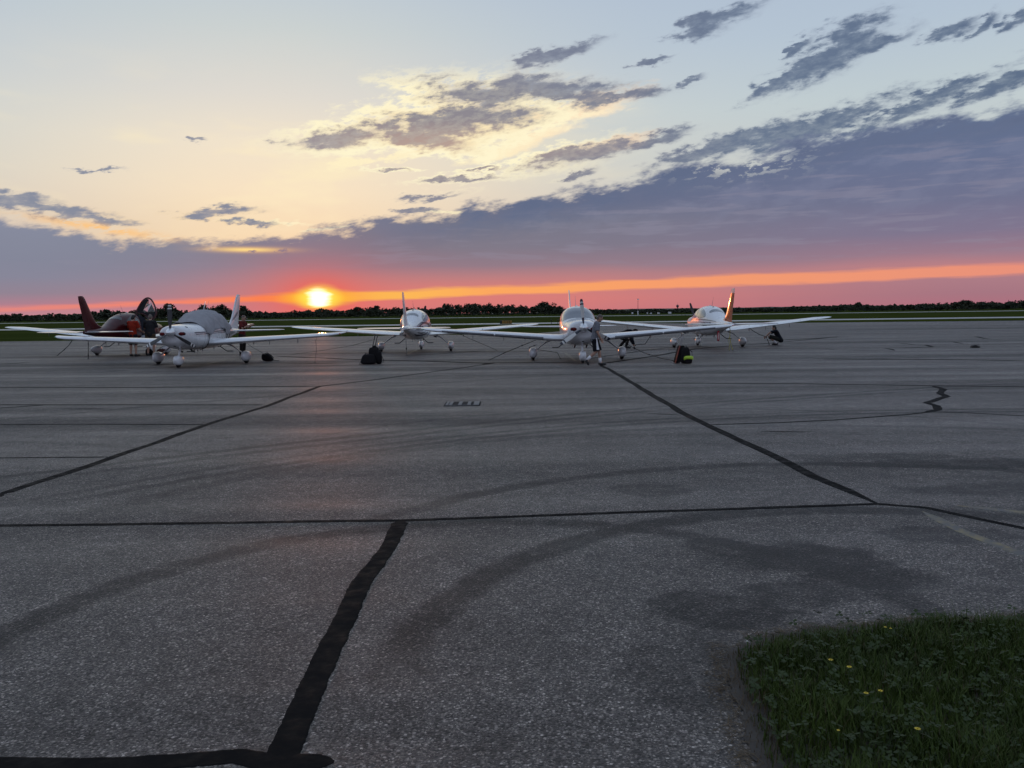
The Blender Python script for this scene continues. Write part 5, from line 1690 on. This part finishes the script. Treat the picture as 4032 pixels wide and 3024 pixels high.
for i in range(9):
    z = 0.02 + 0.44 * (1 - i / 8)
    w = 0.045
    dy = 0.02 * math.sin(i * 0.9)
    V += [(-w, dy, z), (0, dy + 0.006, z), (w, dy, z)]
for i in range(8):
    for j in range(2):
        a = i * 3 + j
        Fc.append((a, a + 1, a + 4, a + 3))
rb = mesh('ribbon', V, Fc, 'ribbon_red', t)
md = rb.modifiers.new('thick', 'SOLIDIFY')
md.thickness = 0.003
box('pale_print', (0.0, -0.028, 0.24), (0.018, 0.002, 0.30), 'white_band', t)
tube('cord', [(0, 0.0, 0.45), (0.0, 0.1, 0.58), (-0.02, 0.3, 0.72)], 0.005, 'strap_black', t, 6)
t = empty('wheel_chock', (20.19, 36.12, 0.004))
tag(t, 'small dark rubber chock lying alone on the open tarmac', 'chock')
v, f = loft([[(-0.18, y, 0), (0.18, y, 0), (0.14, y, 0.06), (0.02, y, 0.13), (-0.12, y, 0.10)] for y in (-0.08, 0.08)])
sharp(mesh('block', v, f, 'tyre_rubber', t), 30)
tube('cord', [(0.1, 0, 0.10), (0.16, 0, 0.15), (0.2, 0.02, 0.10), (0.26, 0.04, 0.012)], 0.008, 'strap_black', t, 6)
t = empty('wheel_chock', (-6.55, 40.6, 0.004))
tag(t, 'low dark chock at the swirl aircraft\'s port main wheel', 'chock')
v, f = loft([[(-0.16, y, 0), (0.16, y, 0), (0.10, y, 0.10), (-0.08, y, 0.10)] for y in (-0.12, 0.12)])
sharp(mesh('block', v, f, 'tyre_rubber', t), 30)

# ------------------------------------------------------------------ airfield furniture
t = empty('taxiway_sign', (-0.8, 125, 0.0))
tag(t, 'low black and yellow taxiway sign in the grass beyond the wings', 'sign')
box('cabinet', (0, 0, 0.42), (1.8, 0.22, 0.52), 'sign_black', t, 0.02)
box('yellow_face', (0.16, -0.125, 0.42), (1.42, 0.02, 0.44), 'sign_yellow', t, 0.004)
v, f = text_geo('C1E', 0.42)
mesh('lettering', [(q[0] * 1.5 - 0.38, -0.138, q[1] + 0.28) for q in v], f, 'sign_black', t, smooth=False)
for dx in (-0.7, 0.0, 0.7):
    box('post', (dx, 0, 0.09), (0.06, 0.08, 0.18), 'bare_steel', t)


def edge_light(name, label, x, y, h, cap_m, group=None):
    t = empty(name, (x, y, 0.0))
    tag(t, label, 'light', group)
    tube('stake', [(0, 0, 0.0), (0, 0, h * 0.8)], 0.035, 'dark_metal', t, 8)
    v, f = lathe_geo([(h * 0.78, 0.05), (h * 0.80, 0.09), (h * 0.92, 0.09), (h, 0.03)], 'z', 12)
    mesh('lens', v, f, cap_m, t)


for x, y, lab in [(-196, 326, 'white runway light nearest the left edge of the picture'), (-184, 326.5, 'white runway light between the left picture edge and the red fin'), (-97, 325, 'white runway light just right of the covered aircraft\'s fin'),
                  (-25, 327, 'white runway light right of the swirl aircraft\'s cabin'), (122, 331, 'white runway light beyond the orange-tailed aircraft\'s wing tip'), (168, 333, 'white runway light farthest right, against the scrub')]:
    edge_light('runway_light', lab, x, y - 4, 0.55, 'lens_white', 'runway edge lights')
for x, y, lab in [(5.4, 112, 'dark stake light, left one of the pair left of the front aircraft\'s cabin'), (6.3, 112.5, 'dark stake light, right one of the pair beside the front aircraft\'s cabin')]:
    edge_light('taxiway_light', lab, x, y, 0.85, 'dark_metal', 'taxiway stake lights')

t = empty('light_mast', (65.56, 430, 0.0))
tag(t, 'tall thin mast with a pale lamp head beyond the runway', 'mast')
tube('pole', [(0, 0, 0), (0, 0, 4.2), (0, 0, 7.9)], [0.16, 0.12, 0.09], 'tower_red', t, 8)
tube('pale_base', [(0, 0, 0.0), (0, 0, 2.1)], [0.28, 0.24], 'equip_white', t, 8)
box('lamp_head', (0, 0, 8.05), (0.9, 0.5, 0.4), 'equip_white', t, 0.05)
box('cross_arm', (0, 0, 8.32), (1.5, 0.12, 0.10), 'dark_metal', t, 0.02)
for i, (x, w, h, lab) in enumerate([(62.68, 0.7, 1.0, 'narrow pale equipment cabinet left of the light mast'), (70.42, 0.5, 0.8, 'slim pale angled box, first right of the light mast'), (72.26, 0.8, 0.6, 'pale angled box, second right of the light mast'),
                                    (76.2, 1.1, 0.7, 'pale equipment box with dark legs between mast and water tower'), (81.98, 1.5, 0.95, 'largest white equipment hut below the water tower')]):
    t = empty('equipment_box', (x, 430, 0.0))
    tag(t, lab, 'equipment')
    box('case', (0, 0, 0.45 + h * 0.5), (w, 0.8, h), 'equip_white', t, 0.04)
    box('lid', (0, 0, 0.47 + h), (w + 0.1, 0.9, 0.06), 'equip_white', t, 0.01)
    for dx in (-0.4, 0.4):
        box('leg', (dx * w, 0, 0.225), (0.07, 0.07, 0.45), 'dark_metal', t)

t = empty('water_tower', (600, 3000, 0.0))
tag(t, 'distant water tower with a bulb tank on a slim stem', 'water tower')
v, f = lathe_geo([(0, 3.4), (3, 1.9), (14, 1.5), (15.5, 2.4), (17.5, 4.4), (20, 5.0), (22.5, 4.6), (24.5, 2.6), (25.2, 0.4)], 'z', 24)
mesh('tank_and_stem', v, f, 'tower_red', t)
tube('aerial', [(1.0, 0, 25), (1.0, 0, 34)], 0.25, 'tower_red', t, 6)
tube('ladder_pipe', [(3.2, 0, 0), (3.2, 0, 17)], 0.3, 'tower_red', t, 6)
t = empty('farm_shed', (313, 628, 0.0))
tag(t, 'small pale-roofed shed tucked against the far trees', 'shed')
box('wall', (0, 0, 0.9), (3.0, 3.0, 1.8), 'trousers_dark', t)
v, f = loft([[(-1.9, y, 1.75), (1.9, y, 1.75), (1.9, y, 1.85), (0, y, 2.75), (-1.9, y, 1.85)] for y in (-1.8, 1.8)])
mesh('roof', v, f, 'equip_white', t, smooth=False)

# ------------------------------------------------------------------ far trees
PROF = [(-60, 0.30), (-50, 0.24), (-42, 0.30), (-36, 0.24), (-31.55, 0.22), (-30.78, 0.29), (-30.27, 0.15), (-29.08, 0.27), (-27.59, 0.22), (-26.19, 0.40), (-24.77, 0.36), (-23.75, 0.42), (-23.3, 0.50), (-22.55, 0.52), (-21.96, 0.5),
        (-21.52, 0.30), (-20.76, 0.34), (-20.44, 0.45), (-19.36, 0.48), (-18.74, 0.38), (-17.79, 0.40), (-17.17, 0.26), (-15.56, 0.17), (-13.92, 0.27), (-12.43, 0.36), (-11.6, 0.22), (-10.58, 0.36), (-9.39, 0.42), (-8.37, 0.36),
        (-7.17, 0.40), (-5.79, 0.30), (-4.57, 0.46), (-2.66, 0.54), (-1.09, 0.48), (-0.21, 0.44), (1.18, 0.40), (2.41, 0.54), (3.45, 0.34), (3.8, 0.22), (5.54, 0.15), (8.46, 0.11), (11.18, 0.12), (15.16, 0.12), (16.77, 0.12),
        (19.15, 0.15), (22.65, 0.24), (23.84, 0.16), (25.28, 0.20), (26.97, 0.19), (28.61, 0.28), (29.94, 0.24), (31.64, 0.28), (36, 0.22), (45, 0.3), (60, 0.25)]
PA, PE = [q[0] for q in PROF], [q[1] for q in PROF]
tr = np.random.default_rng(5)


def crown_quads(cx, cy, base, top, rx, n, size, rng, clumps=7):
    """leaf clusters filling several uneven lobes"""
    lobes = []
    for _ in range(clumps):
        lobes.append((cx + rng.normal(0, rx * 0.45), cy + rng.normal(0, rx * 0.4), base + (top - base) * rng.uniform(0.35, 0.86), rx * rng.uniform(0.35, 0.62), (top - base) * rng.uniform(0.14, 0.26)))
    lobes.append((cx, cy, base + (top - base) * 0.5, rx * 0.7, (top - base) * 0.42))
    L_ = np.array(lobes)
    k = rng.integers(0, len(L_), n)
    d = rng.normal(size=(n, 3))
    d /= np.linalg.norm(d, axis=1)[:, None]
    r = rng.uniform(0.55, 1.08, n)[:, None]
    c = L_[k][:, :3] + d * r * np.stack([L_[k][:, 3], L_[k][:, 3], L_[k][:, 4]], 1)
    c[:, 2] = np.maximum(c[:, 2], base * 0.5 + 0.1)
    a = rng.normal(size=(n, 3))
    a /= np.linalg.norm(a, axis=1)[:, None]
    b_ = np.cross(a, rng.normal(size=(n, 3)))
    b_ /= np.linalg.norm(b_, axis=1)[:, None]
    s = size * rng.uniform(0.5, 1.3, n)[:, None]
    q = np.stack([c - a * s, c + b_ * s * 0.7, c + a * s, c - b_ * s * 0.7], 1)
    return q.reshape(-1, 3)


def quads_mesh(name, pts, material, parent=None):
    n = len(pts) // 4
    me = bpy.data.meshes.new(name)
    me.vertices.add(n * 4)
    me.vertices.foreach_set('co', pts.astype(np.float32).ravel())
    me.loops.add(n * 4)
    me.loops.foreach_set('vertex_index', np.arange(n * 4, dtype=np.int32))
    me.polygons.add(n)
    me.polygons.foreach_set('loop_start', np.arange(0, n * 4, 4, dtype=np.int32))
    me.update()
    me.validate()
    me.materials.append(MAT[material])
    o = bpy.data.objects.new(name, me)
    col.objects.link(o)
    if parent:
        o.parent = parent
    return o


blocks = []
for a in np.arange(-58, 58, 0.30):
    e = float(np.interp(a, PA, PE))
    for row, (D0, k) in enumerate([(655, 0.80), (700, 0.93), (740, 1.0)]):
        az_ = rad(a + tr.uniform(-0.2, 0.2))
        D = D0 + tr.uniform(-15, 15)
        top = (D * math.tan(rad(e)) * 1.22 + CAM_H) * k * tr.uniform(0.92, 1.12)
        blocks.append(crown_quads(D * math.sin(az_), D * math.cos(az_), 0.2, max(1.6, top), tr.uniform(2.4, 3.8), 130, 0.85, tr, 6))
wood = quads_mesh('wood', np.concatenate(blocks), 'far_leaves')
tag(wood, 'dark belt of trees along the horizon', 'wood', kind='stuff')
# low scrub closing the foot of the belt
blocks = []
for a in np.arange(-58, 58, 0.16):
    az_ = rad(a)
    D = 640 + tr.uniform(-6, 10)
    blocks.append(crown_quads(D * math.sin(az_), D * math.cos(az_), 0.0, tr.uniform(1.6, 2.9), 1.9, 40, 0.55, tr, 3))
scrub = quads_mesh('scrub', np.concatenate(blocks), 'far_leaves')
tag(scrub, 'low dark scrub at the foot of the far trees', 'scrub', kind='stuff')

for a, e, rx, lab in [(-23.25, 0.66, 4.0, 'round dark tree just beside the open red door'), (-22.35, 0.74, 4.6, 'tallest dark tree behind the covered aircraft\'s upright propeller blade'), (-20.35, 0.64, 4.0, 'dark tree rising left of the grey cover\'s blade aerial'),
                      (-19.3, 0.68, 4.4, 'broad dark tree rising just right of the grey cover\'s blade aerial'), (-17.75, 0.60, 3.0, 'narrow dark tree beside the covered aircraft\'s white fin'), (-25.95, 0.48, 2.4, 'flat-topped tree standing above the belt behind the red aircraft\'s fin'),
                      (-9.35, 0.62, 3.2, 'flat-topped tree standing out between sun and swirl aircraft'), (-10.55, 0.46, 2.2, 'small round tree standing out right of the sun'), (-4.5, 0.56, 3.0, 'bushy tree just right of the swirl aircraft\'s cabin'),
                      (-2.6, 0.64, 4.4, 'large bushy tree midway between swirl aircraft and front aircraft'), (2.35, 0.63, 4.6, 'large tree at the belt\'s drop-off just left of the front aircraft'), (22.65, 0.33, 2.6, 'small rounded tree above the low belt on the orange-tailed aircraft\'s side'),
                      (28.5, 0.36, 4.0, 'broad low tree in the belt near the picture\'s right edge')]:
    D = 690.0
    top = D * math.tan(rad(e)) * 1.1 + CAM_H
    t = empty('tree', (D * math.sin(rad(a)), D * math.cos(rad(a)), 0.0))
    tag(t, lab, 'tree')
    tube('trunk', [(0, 0, 0), (0.1, 0, top * 0.35), (-0.1, 0.1, top * 0.75)], [0.35, 0.26, 0.10], 'bark', t, 8)
    for k in range(4):
        g_ = k * 1.6
        tube('limb', [(0, 0, top * (0.3 + 0.08 * k)), (rx * 0.4 * math.cos(g_), rx * 0.4 * math.sin(g_), top * (0.48 + 0.08 * k)), (rx * 0.7 * math.cos(g_), rx * 0.7 * math.sin(g_), top * (0.58 + 0.08 * k))], [0.16, 0.10, 0.05], 'bark', t, 6)
    quads_mesh('crown', crown_quads(0, 0, top * 0.06, top * 1.05, rx * 1.2, 700, 0.75, tr, 12), 'far_leaves', t)

# distant low hills
V, Fc = [], []
N = 160
for i in range(N + 1):
    a = rad(-60 + 120 * i / N)
    D = 3600
    base = 6.0 + 5.5 * mnoise.noise(Vector((i * 0.07, 3, 0))) + 2.0 * mnoise.noise(Vector((i * 0.5, 7, 0)))
    hh = base + (8.0 if i > 84 else 0.0) * min(1, max(0, (i - 84) / 8.0)) + 1.2 * mnoise.noise(Vector((i * 1.9, 1, 0)))
    for dd, zz in ((-500, -1.0), (-120, hh * 0.72), (0, hh), (300, hh * 0.9), (900, -2.0)):
        V.append(((D + dd) * math.sin(a), (D + dd) * math.cos(a), zz))
for i in range(N):
    for j in range(4):
        k = i * 5 + j
        Fc.append((k, k + 1, k + 6, k + 5))
hills = mesh('hills', V, Fc, 'far_leaves')
hills['kind'] = 'structure'

# ------------------------------------------------------------------ grass patch in the near corner
PATCH = refine([(0.88, 2.2), (0.93, 3.06), (0.965, 3.34), (1.0, 3.64), (1.05, 4.04), (1.11, 4.21), (1.28, 4.29), (1.6, 4.40), (2.05, 4.47), (2.5, 4.53), (2.9, 4.61), (3.6, 4.72), (5.5, 4.96)], 0.04, 0.10, 4.0)
PATCH = [(x + 0.045 * mnoise.noise(Vector((x * 7, y * 7, 1))) + 0.02 * mnoise.noise(Vector((x * 19, y * 19, 2))), y + 0.045 * mnoise.noise(Vector((x * 7, y * 7, 5))) + 0.02 * mnoise.noise(Vector((x * 19, y * 19, 6)))) for x, y in PATCH]
poly = PATCH + [(5.5, 2.0), (5.5, 1.2), (0.9, 1.2)]
soil_bed = sheet('soil_bed', poly, 0.011, 'soil')
gx = np.array([p_[0] for p_ in PATCH])
gr_ = np.random.default_rng(11)


def inside(x, y):
    n = len(poly)
    px = np.array([p_[0] for p_ in poly])
    py = np.array([p_[1] for p_ in poly])
    r = np.zeros(len(x), bool)
    for i in range(n):
        j = (i - 1) % n
        c = ((py[i] > y) != (py[j] > y)) & (x < (px[j] - px[i]) * (y - py[i]) / (py[j] - py[i] + 1e-12) + px[i])
        r ^= c
    return r


def edge_dist(x, y):
    P_ = np.array(PATCH)
    d = np.full(len(x), 9.0)
    for i in range(len(P_)):
        d = np.minimum(d, np.hypot(x - P_[i, 0], y - P_[i, 1]))
    return d


def blades(n, hmin, hmax, wid, rng, lo=0.0, hi=9.0, xmax=4.2):
    x = rng.uniform(0.8, xmax, n)
    y = rng.uniform(2.3, 4.95, n)
    d = edge_dist(x, y)
    keep = inside(x, y) & (d >= lo) & (d <= hi)
    x, y, d = x[keep], y[keep], d[keep]
    n = len(x)
    clump = np.array([mnoise.noise(Vector((float(a), float(b_), 0)) * 3.1) for a, b_ in zip(x, y)])
    h = rng.uniform(hmin, hmax, n) * (0.85 + 0.55 * clump) * np.clip(0.30 + d * 3.2, 0.30, 1.0)
    th = rng.uniform(0, 2 * np.pi, n)
    bend = rng.uniform(0.15, 0.85, n) * h
    dx, dy = np.cos(th), np.sin(th)
    sx, sy = -dy * wid * rng.uniform(0.6, 1.2, n), dx * wid * rng.uniform(0.6, 1.2, n)
    z0 = 0.011
    b0 = np.stack([x - sx, y - sy, np.full(n, z0)], 1)
    b1 = np.stack([x + sx, y + sy, np.full(n, z0)], 1)
    m0 = np.stack([x - sx * 0.8 + dx * bend * 0.35, y - sy * 0.8 + dy * bend * 0.35, z0 + h * 0.6], 1)
    m1 = np.stack([x + sx * 0.8 + dx * bend * 0.35, y + sy * 0.8 + dy * bend * 0.35, z0 + h * 0.6], 1)
    t0 = np.stack([x - sx * 0.12 + dx * bend, y - sy * 0.12 + dy * bend, z0 + h], 1)
    t1 = np.stack([x + sx * 0.12 + dx * bend, y + sy * 0.12 + dy * bend, z0 + h], 1)
    q1 = np.stack([b0, b1, m1, m0], 1)
    q2 = np.stack([m0, m1, t1, t0], 1)
    return np.concatenate([q1, q2]).reshape(-1, 3)


def spill(n):
    """sparse dead wisps lying over the tarmac edge"""
    P_ = np.array(PATCH)
    k = gr_.integers(0, len(P_) - 25, n)
    off = np.abs(gr_.normal(0, 0.05, n))
    th = gr_.uniform(0, 6.28, n)
    x, y = P_[k, 0] - off * 0.8 + gr_.normal(0, 0.02, n), P_[k, 1] + off * 0.5 + gr_.normal(0, 0.02, n)
    L_ = gr_.uniform(0.012, 0.045, n)
    dx, dy = np.cos(th) * L_, np.sin(th) * L_
    w = 0.0013
    z = 0.006 + gr_.uniform(0, 0.006, n)
    q = np.stack([np.stack([x - dx - dy * w / L_, y - dy + dx * w / L_, z], 1), np.stack([x - dx + dy * w / L_, y - dy - dx * w / L_, z], 1),
                  np.stack([x + dx + dy * w / L_, y + dy - dx * w / L_, z + 0.004], 1), np.stack([x + dx - dy * w / L_, y + dy + dx * w / L_, z + 0.004], 1)], 1)
    return q.reshape(-1, 3)


grass = quads_mesh('grass', np.concatenate([blades(26000, 0.05, 0.12, 0.0024, gr_, 0.05), blades(46000, 0.05, 0.125, 0.0024, gr_, 0.11), blades(5000, 0.10, 0.18, 0.0022, gr_, 0.18)]), 'grass_blades')
tag(grass, 'dark green unmown grass in the near corner of the tarmac', 'grass', kind='stuff')
dry = quads_mesh('dry_grass', np.concatenate([blades(22000, 0.03, 0.10, 0.0016, gr_, 0.0, 0.13), blades(5000, 0.06, 0.14, 0.0013, gr_, 0.05, 9), spill(1500)]), 'dry_blades')
tag(dry, 'brown dry grass fringing the near green patch', 'grass', kind='stuff')
# clover: three leaflets on a stalk
n = 2200
x = gr_.uniform(1.0, 4.0, n)
y = gr_.uniform(2.4, 4.7, n)
kp = inside(x, y) & (edge_dist(x, y) > 0.06)
x, y = x[kp], y[kp]
L_ = []
for a, b_ in zip(x, y):
    z = gr_.uniform(0.045, 0.125)
    s = gr_.uniform(0.009, 0.017)
    r0 = gr_.uniform(0, 6.28)
    tilt = gr_.uniform(-0.5, 0.5, 2)
    for k in range(3):
        g_ = r0 + k * 2.094
        dx, dy = math.cos(g_), math.sin(g_)
        for q in ((0.1, 0), (1.0, 0.75), (1.9, 0), (1.0, -0.75)):
            ox, oy = (dx * q[0] - dy * q[1]) * s, (dy * q[0] + dx * q[1]) * s
            L_.append((a + ox, b_ + oy, z + ox * tilt[0] + oy * tilt[1]))
clover = quads_mesh('clover', np.array(L_), 'clover')
tag(clover, 'clover leaves mixed through the near grass patch', 'clover', kind='stuff')


def flower(x, y, h, r, m_, label):
    r *= 0.66
    t = empty('flower', (x, y, 0.011))
    tag(t, label, 'flower')
    tube('stem', [(0, 0, 0), (0.004, 0.002, h * 0.6), (0, 0, h)], 0.0022, 'stem_green', t, 6)
    v, f = ellipsoid_geo((0, 0, h + 0.003), (r * 0.35, r * 0.35, r * 0.25), 10, 6)
    hd = mesh('head', v, f, m_, t)
    V, Fc = [], []
    for k in range(11):
        g_ = k * 2 * math.pi / 11
        dx, dy = math.cos(g_), math.sin(g_)
        b0 = len(V)
        for q, w, z in ((0.2, 0.16, 0.0), (0.7, 0.24, 0.14), (1.05, 0.05, 0.10)):
            for sgn in (-1, 1):
                V.append(((dx * q - dy * w * sgn) * r, (dy * q + dx * w * sgn) * r, h + z * r))
        Fc += [(b0, b0 + 1, b0 + 3, b0 + 2), (b0 + 2, b0 + 3, b0 + 5, b0 + 4)]
    mesh('petals', V, Fc, m_, hd)


for x, y, h, r, m_, lab in [(1.47, 3.74, 0.12, 0.017, 'petal_yellow', 'yellow flower, farther one of the close trio in the grass'), (1.455, 3.66, 0.11, 0.014, 'petal_white', 'pale flower at the low side of the close trio in the grass'),
                            (1.52, 3.65, 0.125, 0.018, 'petal_yellow', 'yellow flower at the right of the close trio in the grass'), (1.90, 4.13, 0.12, 0.012, 'petal_yellow', 'tiny yellow flower, left of the far pair in the grass'),
                            (1.925, 4.125, 0.115, 0.010, 'petal_yellow', 'tiny yellow flower, right of the far pair in the grass'), (1.56, 3.42, 0.12, 0.016, 'petal_yellow', 'yellow flower, right of the middle pair in the grass'),
                            (1.49, 3.40, 0.12, 0.016, 'petal_yellow', 'yellow flower, left of the middle pair in the grass'), (1.25, 3.09, 0.12, 0.010, 'petal_yellow', 'small yellow flower close to the patch edge at the bottom'),
                            (1.55, 3.075, 0.13, 0.018, 'petal_yellow', 'yellow flower nearest the camera in the grass'), (1.16, 4.02, 0.10, 0.008, 'petal_white', 'tiny white flower at the far corner of the grass patch')]:
    flower(x, y, h, r, m_, lab)
